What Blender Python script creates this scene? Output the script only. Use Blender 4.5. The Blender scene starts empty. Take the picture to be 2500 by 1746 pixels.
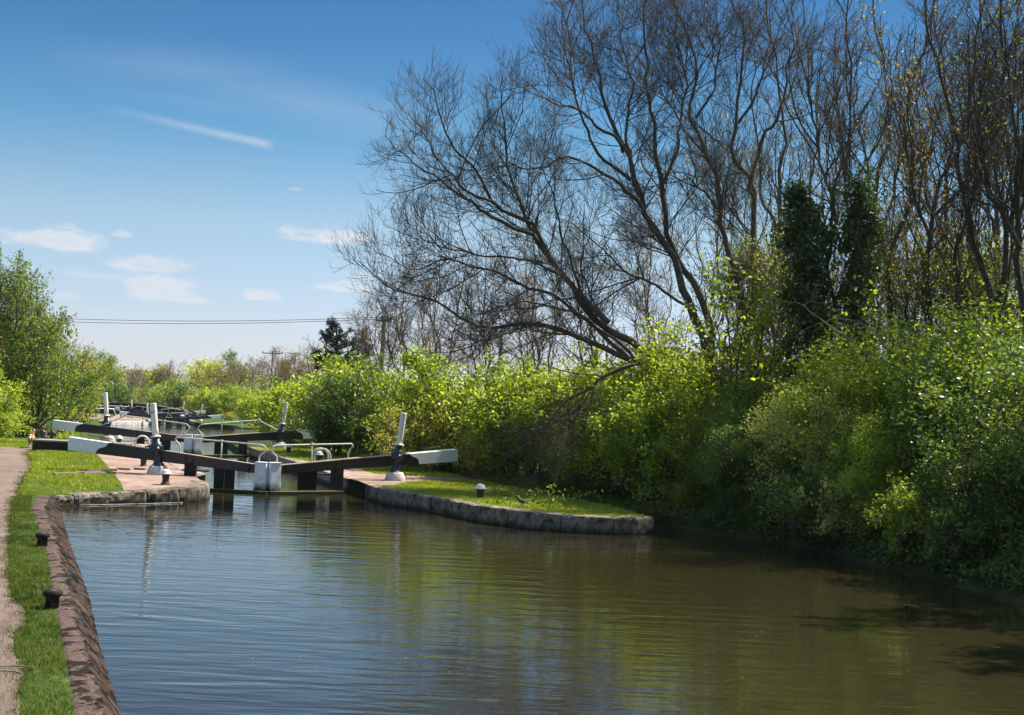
import bpy, bmesh, math, random
import numpy as np
from mathutils import Vector, Matrix, Euler
R = math.radians
sc = bpy.context.scene
C = sc.collection
# ---------------------------------------------------------------- camera
F_PX, ROLL, HOFF, CAM_Z = 3400.0, R(2.5), 95.0, 3.5      # measured on the 2500x1746 photograph
TH = math.atan(HOFF / F_PX)
def ray(x, y):
    u, v = x - 1250.0, y - 873.0
    c, s = math.cos(ROLL), math.sin(ROLL)
    u2, v2 = u * c + v * s, -u * s + v * c
    ct, st = math.cos(TH), math.sin(TH)
    return Vector((u2, F_PX * ct + v2 * st, F_PX * st - v2 * ct))
def P(x, y, z):
    """the point of the plane at height z seen at photo pixel x, y"""
    d = ray(x, y)
    return Vector((0, 0, CAM_Z)) + d * ((z - CAM_Z) / d.z)
def PD(x, y, d):
    """the point d metres away seen at photo pixel x, y"""
    r = ray(x, y)
    return Vector((0, 0, CAM_Z)) + r * (d / r.y)
cd = bpy.data.cameras.new('camera')
cam = bpy.data.objects.new('camera', cd)
C.objects.link(cam)
cd.sensor_width = 36.0
cd.lens = 36.0 * F_PX / 2500.0
cd.clip_start, cd.clip_end = 0.3, 20000
fw = ray(1250, 873).normalized()
ri = (ray(1350, 873) - ray(1250, 873)).normalized()
up = ri.cross(fw)
M = Matrix((ri, up, -fw)).transposed().to_4x4()
M.translation = Vector((0, 0, CAM_Z))
cam.matrix_world = M
sc.camera = cam
# ---------------------------------------------------------------- light
SUN_AZ = Vector((0.83, 0.56, 0)).normalized()
SUN_EL = R(54)
w = bpy.data.worlds.new('World')
sc.world = w
w.use_nodes = True
def build_world():
    nt = w.node_tree; N = nt.nodes; L = nt.links
    N.clear()
    out = N.new('ShaderNodeOutputWorld'); bg = N.new('ShaderNodeBackground')
    sky = N.new('ShaderNodeTexSky'); sky.sky_type = 'NISHITA'; sky.sun_disc = False
    sky.sun_elevation = SUN_EL
    sky.sun_rotation = math.atan2(SUN_AZ.x, SUN_AZ.y)
    sky.air_density = 1.0; sky.dust_density = 0.25; sky.ozone_density = 3.0; sky.altitude = 60
    bg.inputs['Strength'].default_value = 0.15
    hs = N.new('ShaderNodeHueSaturation'); hs.inputs['Saturation'].default_value = 0.85; hs.inputs['Hue'].default_value = 0.496
    L.new(sky.outputs[0], hs.inputs['Color'])
    tc = N.new('ShaderNodeTexCoord')
    sep = N.new('ShaderNodeSeparateXYZ'); L.new(tc.outputs['Generated'], sep.inputs[0])
    gr = N.new('ShaderNodeValToRGB'); e = gr.color_ramp.elements
    for _ in range(5): e.new(.5)
    for i, (p_, c_) in enumerate([(0.000, (0.319, 0.326, 0.415)), (0.040, (0.326, 0.333, 0.415)), (0.118, (0.296, 0.330, 0.354)), (0.183, (0.137, 0.256, 0.322)), (0.240, (0.089, 0.196, 0.285)), (0.300, (0.063, 0.156, 0.244)), (0.550, (0.92, 0.88, 0.80))]):
        e[i].position = p_; e[i].color = (*c_, 1)
    L.new(sep.outputs[2], gr.inputs[0])
    def m(op, a, b=None, c=None):
        n = N.new('ShaderNodeMath'); n.operation = op
        for i, v in enumerate((a, b, c)):
            if v is None: continue
            if isinstance(v, (int, float)): n.inputs[i].default_value = v
            else: L.new(v, n.inputs[i])
        return n.outputs[0]
    # azimuth / elevation of the direction, in degrees
    az = m('MULTIPLY', m('ARCTAN2', sep.outputs[0], sep.outputs[1]), 57.29578)
    el = m('MULTIPLY', m('ARCSINE', sep.outputs[2]), 57.29578)
    comb = N.new('ShaderNodeCombineXYZ'); L.new(az, comb.inputs[0]); L.new(el, comb.inputs[1])
    def noise(sx, sy, scale, detail, rough=0.6):
        mp = N.new('ShaderNodeMapping'); mp.inputs['Scale'].default_value = (sx, sy, 1)
        L.new(comb.outputs[0], mp.inputs[0])
        n = N.new('ShaderNodeTexNoise'); n.inputs['Scale'].default_value = scale
        n.inputs['Detail'].default_value = detail; n.inputs['Roughness'].default_value = rough
        L.new(mp.outputs[0], n.inputs['Vector'])
        return n.outputs[0]
    n1 = noise(0.55, 1.6, 1.0, 6, 0.62)
    n2 = noise(1.0, 2.4, 1.7, 7, 0.66)
    def dirof(x, y):
        d = ray(x, y).normalized()
        return math.degrees(math.atan2(d.x, d.y)), math.degrees(math.asin(d.z))
    total = None
    # small fair weather clouds: pixel centre, half width, height above flat base, brightness
    for (cx, cy, hw, hh, br) in [(135,594,130,44,.95),(296,574,30,16,.6),(812,585,125,34,1.0),(365,652,105,30,.75),(230,676,85,14,.35),
                                 (400,700,88,32,.85),(420,728,100,30,.8),(625,727,62,20,.8),(855,705,95,22,.75),(870,672,60,18,.5),(160,727,60,16,.4),
                                 (720,463,18,7,.35),(740,790,40,12,.35),(330,795,80,10,.25),(520,796,60,10,.3)]:
        a0, e0 = dirof(cx, cy)
        sa = hw / F_PX * 57.3; se = hh / F_PX * 57.3
        dx = m('DIVIDE', m('SUBTRACT', az, a0), sa)
        dy0 = m('DIVIDE', m('SUBTRACT', el, e0), se)
        # flat base: below the centre falls off quickly
        dy = m('MAXIMUM', dy0, m('MULTIPLY', dy0, -2.3))
        r = m('ADD', m('MULTIPLY', dx, dx), m('MULTIPLY', dy, dy))
        v = m('SUBTRACT', m('SUBTRACT', 1.33, m('SQRT', r)), m('MULTIPLY', m('SUBTRACT', 0.60, n1), 2.3))
        s = N.new('ShaderNodeMapRange'); s.interpolation_type = 'SMOOTHSTEP'
        s.inputs['From Min'].default_value = 0.0; s.inputs['From Max'].default_value = 0.62
        s.inputs['To Min'].default_value = 0.0; s.inputs['To Max'].default_value = br * 0.72
        L.new(v, s.inputs['Value'])
        sv = m('MULTIPLY', s.outputs[0], m('MINIMUM', m('ADD', m('MULTIPLY', n2, 1.5), .18), 1.08))
        total = sv if total is None else m('MAXIMUM', total, sv)
    # thin streaks of cirrus and two vapour trails
    def streak(p0, p1, wid, br, taper=True):
        nonlocal total
        a0, e0 = dirof(*p0); a1, e1 = dirof(*p1)
        L0 = math.hypot(a1 - a0, e1 - e0); ux, uy = (a1 - a0) / L0, (e1 - e0) / L0
        t = m('DIVIDE', m('ADD', m('MULTIPLY', m('SUBTRACT', az, a0), ux), m('MULTIPLY', m('SUBTRACT', el, e0), uy)), L0)
        q = m('ABSOLUTE', m('SUBTRACT', m('MULTIPLY', m('SUBTRACT', az, a0), -uy), m('MULTIPLY', m('SUBTRACT', el, e0), -ux)))
        wd = wid / F_PX * 57.3
        cross = m('MAXIMUM', m('SUBTRACT', 1.0, m('DIVIDE', q, wd)), 0.0)
        al = m('MULTIPLY', m('MINIMUM', m('MAXIMUM', t, 0), 1), m('MINIMUM', m('MAXIMUM', m('MULTIPLY', m('SUBTRACT', 1.0, t), 14 if taper else 2.0), 0.0), 1.0))
        v = m('MULTIPLY', m('MULTIPLY', cross, al), m('MULTIPLY', m('ADD', n2, 0.25), br))
        total = m('MAXIMUM', total, v)
    streak((230, 255), (672, 357), 14, 0.6); streak((330, 290), (660, 349), 6, 0.5)
    streak((1330, 70), (1352, -40), 6, 0.4)
    streak((60, 130), (760, 190), 60, 0.26, False); streak((300, 150), (1150, 330), 75, 0.34, False); streak((150, 200), (900, 300), 26, 0.18, False)
    streak((0, 395), (90, 440), 5, 0.2, False)
    mx = N.new('ShaderNodeMixRGB'); L.new(total, mx.inputs[0])
    gm = N.new('ShaderNodeMixRGB'); gm.blend_type = 'MULTIPLY'; gm.inputs[0].default_value = 1.0
    L.new(hs.outputs[0], gm.inputs[1]); L.new(gr.outputs[0], gm.inputs[2]); L.new(gm.outputs[0], mx.inputs[1])
    mx.inputs[2].default_value = (2.5, 2.5, 2.58, 1)
    L.new(mx.outputs[0], bg.inputs['Color']); L.new(bg.outputs[0], out.inputs['Surface'])
build_world()
sl = bpy.data.lights.new('sun', 'SUN')
sl.energy = 5.0; sl.angle = R(0.53); sl.color = (1.0, 0.94, 0.84)
sun = bpy.data.objects.new('sun', sl); C.objects.link(sun)
sun.location = (40, 30, 60)
sd = SUN_AZ * math.cos(SUN_EL) + Vector((0, 0, math.sin(SUN_EL)))
sun.rotation_euler = sd.to_track_quat('Z', 'Y').to_euler()
sc.view_settings.view_transform = 'Standard'; sc.view_settings.look = 'None'
sc.view_settings.exposure = 1.15; sc.view_settings.gamma = 1.0
sc.render.engine = 'CYCLES'
sc.cycles.max_bounces = 8; sc.cycles.diffuse_bounces = 4; sc.cycles.glossy_bounces = 3
sc.cycles.transmission_bounces = 4; sc.cycles.transparent_max_bounces = 6
sc.cycles.caustics_reflective = False; sc.cycles.caustics_refractive = False
sc.cycles.sample_clamp_indirect = 6.0
sc.cycles.use_denoising = True; sc.cycles.denoiser = 'OPENIMAGEDENOISE'; sc.cycles.denoising_input_passes = 'RGB_ALBEDO_NORMAL'; sc.cycles.denoising_prefilter = 'ACCURATE'
# ---------------------------------------------------------------- helpers
def tag(o, label=None, cat=None, group=None, kind=None):
    if label: o['label'] = label
    if cat: o['category'] = cat
    if group: o['group'] = group
    if kind: o['kind'] = kind
    return o
def empty(name, loc=(0, 0, 0), rz=0.0):
    o = bpy.data.objects.new(name, None); C.objects.link(o)
    o.location = loc; o.rotation_euler = (0, 0, rz); o.empty_display_size = 0.1
    return o
def link(name, me, mats, parent=None, smooth=False):
    o = bpy.data.objects.new(name, me); C.objects.link(o)
    for m_ in (mats if isinstance(mats, (list, tuple)) else [mats]):
        me.materials.append(m_)
    if smooth:
        me.polygons.foreach_set('use_smooth', np.ones(len(me.polygons), dtype=bool))
    if parent: o.parent = parent
    return o
def np_mesh(name, v, faces_list):
    """v (n,3); faces_list: arrays (m,k) of vertex ids"""
    me = bpy.data.meshes.new(name)
    v = np.asarray(v, dtype=np.float32)
    me.vertices.add(len(v)); me.vertices.foreach_set('co', v.ravel())
    idx = np.concatenate([np.asarray(f, dtype=np.int32).ravel() for f in faces_list])
    tot = np.concatenate([np.full(len(f), f.shape[1], dtype=np.int32) for f in faces_list])
    st = np.concatenate([[0], np.cumsum(tot)[:-1]]).astype(np.int32)
    me.loops.add(len(idx)); me.loops.foreach_set('vertex_index', idx)
    me.polygons.add(len(tot)); me.polygons.foreach_set('loop_start', st)
    me.update(calc_edges=True)
    return me
def dup(o, parent=None, recurse=True):
    c = o.copy(); C.objects.link(c)
    if parent is not None: c.parent = parent
    if recurse:
        for ch in list(o.children): dup(ch, c)
    return c
class MB:
    """collects simple solids into one mesh"""
    def __init__(s): s.bm = bmesh.new()
    def box(s, cx, cy, cz, sx, sy, sz, rot=None, bev=0.0):
        r = bmesh.ops.create_cube(s.bm, size=1.0)
        vs = r['verts']
        mt = Matrix.Translation((cx, cy, cz)) @ (rot.to_4x4() if rot else Matrix.Identity(4)) @ Matrix.Diagonal((sx, sy, sz, 1))
        bmesh.ops.transform(s.bm, matrix=mt, verts=vs)
        if bev:
            es = list({e for v in vs for e in v.link_edges})
            bmesh.ops.bevel(s.bm, geom=es, offset=bev, segments=2, affect='EDGES', profile=0.6)
        return s
    def hexa(s, lo, hi, bev=0.0):
        """two quads (4 points each, same order) joined"""
        a = [s.bm.verts.new(p) for p in lo]; b = [s.bm.verts.new(p) for p in hi]
        s.bm.faces.new(a[::-1]); s.bm.faces.new(b)
        for i in range(4): s.bm.faces.new((a[i], a[(i + 1) % 4], b[(i + 1) % 4], b[i]))
        if bev:
            es = list({e for v in a + b for e in v.link_edges})
            bmesh.ops.bevel(s.bm, geom=es, offset=bev, segments=2, affect='EDGES', profile=0.6)
        return s
    def tube(s, pts, r, n=8, smoothpath=False, caps=True):
        pts = [Vector(p) for p in pts]
        if smoothpath: pts = catmull(pts, 6)
        rs = r if isinstance(r, (list, tuple)) else [r] * len(pts)
        rings = []; prev = None
        for i, p in enumerate(pts):
            t = (pts[min(i + 1, len(pts) - 1)] - pts[max(i - 1, 0)]).normalized()
            if prev is None: u = t.orthogonal().normalized()
            else: u = (prev - t * prev.dot(t)).normalized()
            prev = u; v = t.cross(u)
            rings.append([s.bm.verts.new(p + (u * math.cos(a) + v * math.sin(a)) * rs[i]) for a in [2 * math.pi * k / n for k in range(n)]])
        for a, b in zip(rings, rings[1:]):
            for k in range(n): s.bm.faces.new((a[k], a[(k + 1) % n], b[(k + 1) % n], b[k])).smooth = True
        if caps: s.bm.faces.new(rings[0][::-1]); s.bm.faces.new(rings[-1])
        return s
    def lathe(s, prof, n=20, loc=(0, 0, 0), sx=1.0, sy=1.0):
        rings = []
        for (r, z) in prof:
            rings.append([s.bm.verts.new((loc[0] + r * sx * math.cos(a), loc[1] + r * sy * math.sin(a), loc[2] + z)) for a in [2 * math.pi * k / n for k in range(n)]])
        for a, b in zip(rings, rings[1:]):
            for k in range(n): s.bm.faces.new((a[k], a[(k + 1) % n], b[(k + 1) % n], b[k])).smooth = True
        s.bm.faces.new(rings[0][::-1]); s.bm.faces.new(rings[-1])
        return s
    def build(s, name, mats, parent=None):
        bmesh.ops.recalc_face_normals(s.bm, faces=s.bm.faces)
        me = bpy.data.meshes.new(name); s.bm.to_mesh(me); s.bm.free()
        return link(name, me, mats, parent)
def catmull(pts, n):
    out = []
    q = [pts[0]] + list(pts) + [pts[-1]]
    for i in range(1, len(q) - 2):
        p0, p1, p2, p3 = q[i - 1], q[i], q[i + 1], q[i + 2]
        for k in range(n):
            t = k / n
            out.append(0.5 * ((2 * p1) + (p2 - p0) * t + (2 * p0 - 5 * p1 + 4 * p2 - p3) * t * t + (-p0 + 3 * p1 - 3 * p2 + p3) * t ** 3))
    out.append(q[-2].copy() if hasattr(q[-2], 'copy') else q[-2])
    return out
# ---------------------------------------------------------------- materials
def mat(name):
    m = bpy.data.materials.new(name); m.use_nodes = True
    m.node_tree.nodes.clear(); return m, m.node_tree.nodes, m.node_tree.links
def ramp(N, stops):
    r = N.new('ShaderNodeValToRGB'); e = r.color_ramp.elements
    while len(e) < len(stops): e.new(0.5)
    for i, (p, c) in enumerate(stops):
        e[i].position = p; e[i].color = (*c, 1) if len(c) == 3 else c
    return r
def noise_node(N, L, scale, detail=5, rough=0.6, vec=None, dist=0.0):
    n = N.new('ShaderNodeTexNoise'); n.inputs['Scale'].default_value = scale
    n.inputs['Detail'].default_value = detail; n.inputs['Roughness'].default_value = rough
    n.inputs['Distortion'].default_value = dist
    if vec is not None: L.new(vec, n.inputs['Vector'])
    return n.outputs[0]
def mixc(N, L, fac, a, b, mode='MIX'):
    m = N.new('ShaderNodeMixRGB'); m.blend_type = mode
    for s, v in ((0, fac), (1, a), (2, b)):
        if isinstance(v, (int, float)): m.inputs[s].default_value = v
        elif isinstance(v, tuple): m.inputs[s].default_value = (*v, 1)
        else: L.new(v, m.inputs[s])
    return m.outputs[0]
def surf(name, base, var=None, scale=6, detail=6, rough=0.8, spots=None, bump=0.3, bscale=None, low=None, coord='Object', spec=0.12, extra=None):
    """base colour broken up by noise; spots = list of (colour, scale, lo, hi); low = (colour, z0, z1) stain below a height"""
    m, N, L = mat(name)
    out = N.new('ShaderNodeOutputMaterial'); b = N.new('ShaderNodeBsdfPrincipled')
    L.new(b.outputs[0], out.inputs[0])
    tc = N.new('ShaderNodeTexCoord'); v = tc.outputs[coord]
    if coord == 'World':
        pass
    n1 = noise_node(N, L, scale, detail, 0.62, v)
    var = var or tuple(x * 0.6 for x in base)
    r = ramp(N, [(0.33, var), (0.67, base)]); L.new(n1, r.inputs[0])
    col = r.outputs[0]
    for (c, s_, lo, hi) in (spots or []):
        n2 = noise_node(N, L, s_, 5, 0.65, v, 0.3)
        rr = ramp(N, [(lo, (0, 0, 0)), (hi, (1, 1, 1))]); L.new(n2, rr.inputs[0])
        col = mixc(N, L, rr.outputs[0], col, c)
    if low:
        c, z0, z1 = low
        sp = N.new('ShaderNodeSeparateXYZ'); g = N.new('ShaderNodeNewGeometry'); L.new(g.outputs['Position'], sp.inputs[0])
        mr = N.new('ShaderNodeMapRange'); mr.inputs[1].default_value = z1; mr.inputs[2].default_value = z0
        ad = N.new('ShaderNodeMath'); ad.operation = 'ADD'
        nn = noise_node(N, L, 5, 5, 0.7, v)
        mu = N.new('ShaderNodeMath'); mu.operation = 'MULTIPLY_ADD'; L.new(nn, mu.inputs[0]); mu.inputs[1].default_value = (z1 - z0) * 1.4; L.new(sp.outputs[2], mu.inputs[2])
        L.new(mu.outputs[0], ad.inputs[0]); ad.inputs[1].default_value = -(z1 - z0) * 0.7
        L.new(ad.outputs[0], mr.inputs[0])
        col = mixc(N, L, mr.outputs[0], col, c)
    L.new(col, b.inputs['Base Color'])
    b.inputs['Roughness'].default_value = rough
    b.inputs['Specular IOR Level'].default_value = spec
    if bump:
        bp = N.new('ShaderNodeBump'); bp.inputs['Strength'].default_value = bump; bp.inputs['Distance'].default_value = 0.03
        nb = noise_node(N, L, bscale or scale * 3, 6, 0.7, v); L.new(nb, bp.inputs['Height']); L.new(bp.outputs[0], b.inputs['Normal'])
    return m
def leafmat(name, c1, c2, c3, trans=0.5, nscale=1.3, gloss=0.03, tint=(1.40, 1.36, 0.62)):
    m, N, L = mat(name)
    out = N.new('ShaderNodeOutputMaterial')
    tc = N.new('ShaderNodeTexCoord'); oi = N.new('ShaderNodeObjectInfo')
    wn = N.new('ShaderNodeTexWhiteNoise'); wn.noise_dimensions = '3D'
    # one value per small cell, so neighbouring leaves differ
    sn = N.new('ShaderNodeVectorMath'); sn.operation = 'SNAP'; L.new(tc.outputs['Object'], sn.inputs[0]); sn.inputs[1].default_value = (.09, .09, .09)
    L.new(sn.outputs[0], wn.inputs['Vector'])
    n = noise_node(N, L, nscale, 3, 0.6, tc.outputs['Object'])
    a = N.new('ShaderNodeMath'); a.operation = 'MULTIPLY_ADD'; L.new(wn.outputs[0], a.inputs[0]); a.inputs[1].default_value = 0.45; L.new(n, a.inputs[2])
    a2 = N.new('ShaderNodeMath'); a2.operation = 'MULTIPLY_ADD'; L.new(oi.outputs['Random'], a2.inputs[0]); a2.inputs[1].default_value = 0.26; L.new(a.outputs[0], a2.inputs[2])
    r = ramp(N, [(0.5, c1), (0.8, c2), (1.08 if False else 1.0, c3)]); L.new(a2.outputs[0], r.inputs[0])
    d = N.new('ShaderNodeBsdfDiffuse'); t = N.new('ShaderNodeBsdfTranslucent'); g = N.new('ShaderNodeBsdfGlossy')
    g.inputs['Roughness'].default_value = 0.42
    L.new(r.outputs[0], d.inputs[0])
    tcx = mixc(N, L, 1.0, r.outputs[0], tuple(tint), 'MULTIPLY'); L.new(tcx, t.inputs[0])
    m1 = N.new('ShaderNodeMixShader'); m1.inputs[0].default_value = trans; L.new(d.outputs[0], m1.inputs[1]); L.new(t.outputs[0], m1.inputs[2])
    m2 = N.new('ShaderNodeMixShader'); m2.inputs[0].default_value = gloss; L.new(m1.outputs[0], m2.inputs[1]); L.new(g.outputs[0], m2.inputs[2])
    L.new(m2.outputs[0], out.inputs[0])
    return m
M_ = {}
M_['stone'] = surf('coping stone', (.29, .235, .175), (.11, .085, .06), 5, 8, .9, [((.52, .49, .44), 24, .57, .68), ((.04, .038, .02), 2.4, .50, .64), ((.09, .10, .03), 4, .60, .70)], .9, 18, ((.035, .035, .018), .02, .2))
M_['stonetop'] = surf('stone paving', (.36, .29, .24), (.22, .17, .135), 2, 6, .9, [((.12, .10, .07), 1.3, .58, .72)], .4, 14)
M_['brickpave'] = surf('brick paving', (.44, .31, .245), (.34, .23, .18), 1.3, 7, .9, [((.22, .15, .11), 3.5, .62, .75)], .3, 30)
def brickify(m, bw=.215, bh=.105):
    N, L = m.node_tree.nodes, m.node_tree.links
    pb = [n for n in N if n.type == 'BSDF_PRINCIPLED'][0]
    src = pb.inputs['Base Color'].links[0].from_socket
    tc = N.new('ShaderNodeTexCoord'); mp = N.new('ShaderNodeMapping'); mp.inputs['Rotation'].default_value = (0, 0, R(19)); L.new(tc.outputs['Object'], mp.inputs[0])
    b = N.new('ShaderNodeTexBrick'); b.inputs['Scale'].default_value = 1.0; b.inputs['Brick Width'].default_value = bw; b.inputs['Row Height'].default_value = bh; b.inputs['Mortar Size'].default_value = .008
    b.inputs['Color1'].default_value = (1, 1, 1, 1); b.inputs['Color2'].default_value = (.74, .72, .72, 1); b.inputs['Mortar'].default_value = (.55, .56, .55, 1)
    L.new(mp.outputs[0], b.inputs['Vector'])
    st = ramp(N, [(.35, (.62, .60, .58)), (.62, (1, 1, 1))]); L.new(noise_node(N, L, .9, 6, .65, tc.outputs['Object'], .5), st.inputs[0])
    c = mixc(N, L, 1.0, src, b.outputs[0], 'MULTIPLY'); c = mixc(N, L, 1.0, c, st.outputs[0], 'MULTIPLY'); L.new(c, pb.inputs['Base Color'])
brickify(M_['brickpave'])
M_['path'] = surf('towpath gravel', (.235, .175, .14), (.155, .11, .086), 1.1, 10, .95, [((.13, .09, .07), 26, .58, .66), ((.5, .42, .36), 60, .62, .70), ((.16, .11, .08), 2.2, .60, .72)], .9, 70)
M_['cap'] = surf('bank capping', (.135, .09, .073), (.08, .052, .04), 9, 8, .95, [((.30, .23, .19), 40, .56, .66), ((.018, .014, .008), 2.8, .52, .56), ((.02, .016, .010), 22, .60, .66)], 1.0, 45)
M_['capface'] = surf('bank wall face', (.085, .056, .044), (.022, .015, .011), 7, 8, .95, [((.22, .16, .13), 40, .60, .70), ((.007, .006, .004), 3.6, .48, .54), ((.015, .018, .005), 2.2, .62, .70)], 1.0, 22, ((.006, .006, .003), .0, .16))
M_['wallface'] = surf('lock chamber wall', (.17, .15, .125), (.085, .075, .06), 3, 6, .9, [((.28, .26, .22), 7, .6, .72)], .8, 14, ((.03, .032, .015), -.1, .25))
M_['black'] = surf('black paint', (.010, .012, .018), (.006, .007, .010), 3, 5, .38, [((.06, .055, .05), 22, .66, .75)], .15, 30, spec=.5)
M_['iron'] = surf('blue black iron', (.012, .018, .034), (.008, .010, .016), 8, 5, .32, [((.05, .03, .02), 14, .62, .72)], .25, 40, spec=.55)
M_['timber'] = surf('weathered black timber', (.035, .028, .024), (.016, .013, .012), 4, 6, .7, [((.13, .11, .09), 9, .62, .76)], .5, 25, spec=.3)
M_['darktimber'] = surf('wet black timber', (.012, .011, .010), (.006, .006, .005), 4, 6, .6, None, .4, 20, ((.03, .035, .012), .02, .22), spec=.3)
M_['white'] = surf('white paint', (.74, .76, .76), (.62, .64, .64), 3, 5, .55, [((.18, .15, .10), 11, .66, .76)], .25, 30)
M_['whitedirty'] = surf('flaking white paint', (.86, .87, .87), (.72, .73, .72), 5, 6, .7, [((.14, .12, .08), 13, .62, .70)], .6, 26, ((.03, .035, .015), .12, .36))
M_['plinth'] = surf('limewashed stone', (.62, .61, .58), (.42, .40, .36), 7, 6, .9, [((.16, .13, .10), 14, .58, .68)], 1.0, 20)
M_['tubewhite'] = surf('weathered white tube', (.76, .76, .73), (.62, .61, .56), 5, 6, .55, [((.30, .22, .12), 7, .60, .72), ((.12, .11, .09), 30, .66, .74)], .3, 30)
M_['rail'] = surf('scuffed silver rail', (.62, .62, .58), (.42, .42, .36), 8, 5, .45, [((.24, .25, .11), 4, .55, .68)], .2, 30)
M_['rust'] = surf('rusty iron', (.16, .065, .03), (.07, .035, .02), 10, 5, .8)
M_['bollardbody'] = surf('brown iron', (.075, .055, .05), (.045, .035, .032), 8, 5, .55, None, .3, 30)
M_['bollarddark'] = surf('mossy iron', (.035, .032, .022), (.015, .014, .010), 8, 5, .8, [((.12, .11, .07), 14, .55, .7)], .6, 30)
M_['darkbrick'] = surf('sooty brick', (.060, .045, .048), (.028, .022, .026), 2.5, 6, .9, [((.11, .09, .085), 6, .62, .75)], .4, 12)
M_['blockwall'] = surf('dark block wall', (.05, .038, .03), (.022, .017, .014), 2, 6, .85, [((.45, .43, .40), 5, .70, .74)], .6, 12)
M_['pole'] = surf('weathered pole', (.10, .08, .06), (.06, .05, .04), 3, 5, .9)
M_['wire'] = surf('dark wire', (.03, .03, .035), None, 3, 2, .6, bump=0)
M_['bark'] = surf('grey bark', (.14, .115, .085), (.07, .057, .04), 5, 6, .9, [((.13, .125, .05), 3, .58, .74)], .6, 14)
M_['barkpale'] = surf('pale bark', (.27, .23, .17), (.15, .125, .09), 5, 6, .9, [((.2, .2, .08), 3, .6, .75)], .4, 14)
M_['barkdark'] = surf('dark bark', (.085, .072, .055), (.042, .035, .028), 5, 6, .9, [((.09, .085, .03), 3, .6, .75)], .6, 14)
M_['twigbrown'] = surf('brown twigs', (.24, .17, .12), (.14, .10, .07), 3, 4, .85, None, 0)
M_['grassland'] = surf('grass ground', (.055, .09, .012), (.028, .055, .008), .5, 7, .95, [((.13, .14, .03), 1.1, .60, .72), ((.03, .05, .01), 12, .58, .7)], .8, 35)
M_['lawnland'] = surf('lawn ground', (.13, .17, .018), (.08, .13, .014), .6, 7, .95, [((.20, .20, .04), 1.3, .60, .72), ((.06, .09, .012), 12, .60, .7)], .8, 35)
M_['mossedge'] = surf('moss and sand edge', (.23, .17, .05), (.12, .12, .03), 3, 6, .95, [((.09, .13, .02), 5, .5, .62)], .8, 30)
M_['scrub'] = surf('scrub floor', (.045, .055, .018), (.02, .022, .010), 1.2, 6, .95, [((.08, .06, .04), 3, .6, .7)], .8, 12)
M_['field'] = surf('distant fields', (.075, .11, .03), (.055, .07, .025), .01, 5, .95, bump=0)
M_['hills'] = surf('distant hills', (.05, .07, .035), (.04, .05, .03), .004, 5, .95, bump=0)
def blade_mat(name, c1, c2, c3):
    return leafmat(name, c1, c2, c3, .35, .5, .02, (1.2, 1.15, .4))
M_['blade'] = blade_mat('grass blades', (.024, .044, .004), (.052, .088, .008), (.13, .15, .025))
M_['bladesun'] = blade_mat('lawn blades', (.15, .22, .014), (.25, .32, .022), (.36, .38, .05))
LF = {}
LF['fresh'] = leafmat('fresh green leaves', (0.100, 0.176, 0.016), (0.238, 0.350, 0.028), (0.445, 0.511, 0.052), 0.58)
LF['dark'] = leafmat('dark green leaves', (0.035, 0.079, 0.013), (0.081, 0.154, 0.019), (0.188, 0.255, 0.034), 0.46, gloss=.05)
LF['mid'] = leafmat('mid green leaves', (0.063, 0.124, 0.014), (0.150, 0.247, 0.023), (0.311, 0.365, 0.044), 0.53, gloss=.04)
LF['yellow'] = leafmat('yellow green leaves', (0.124, 0.173, 0.014), (0.230, 0.309, 0.027), (0.402, 0.439, 0.050), .58)
LF['olive'] = leafmat('olive leaves', (0.164, 0.177, 0.026), (0.299, 0.302, 0.044), (0.449, 0.400, 0.079), 0.53)
LF['pale'] = leafmat('pale silvery leaves', (0.210, 0.251, 0.052), (0.417, 0.451, 0.107), (0.600, 0.600, 0.189), 0.53)
LF['willow'] = leafmat('willow leaves', (.045, .085, .020), (.10, .16, .032), (.20, .26, .05), .50)
LF['ivy'] = leafmat('ivy leaves', (.014, .036, .005), (.032, .070, .009), (.085, .14, .016), .30, gloss=.06)
LF['pine'] = leafmat('pine needles', (.008, .024, .018), (.016, .042, .030), (.03, .065, .045), .15)
LF['rusty'] = leafmat('bronze leaves', (.09, .07, .015), (.14, .12, .025), (.20, .17, .035), .45)
LF['bud'] = leafmat('golden buds', (.20, .14, .010), (.34, .25, .015), (.48, .36, .03), .5)
LF['blossom'] = leafmat('white blossom', (.45, .45, .38), (.6, .6, .52), (.7, .7, .62), .4, tint=(1, 1, .9))
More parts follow.
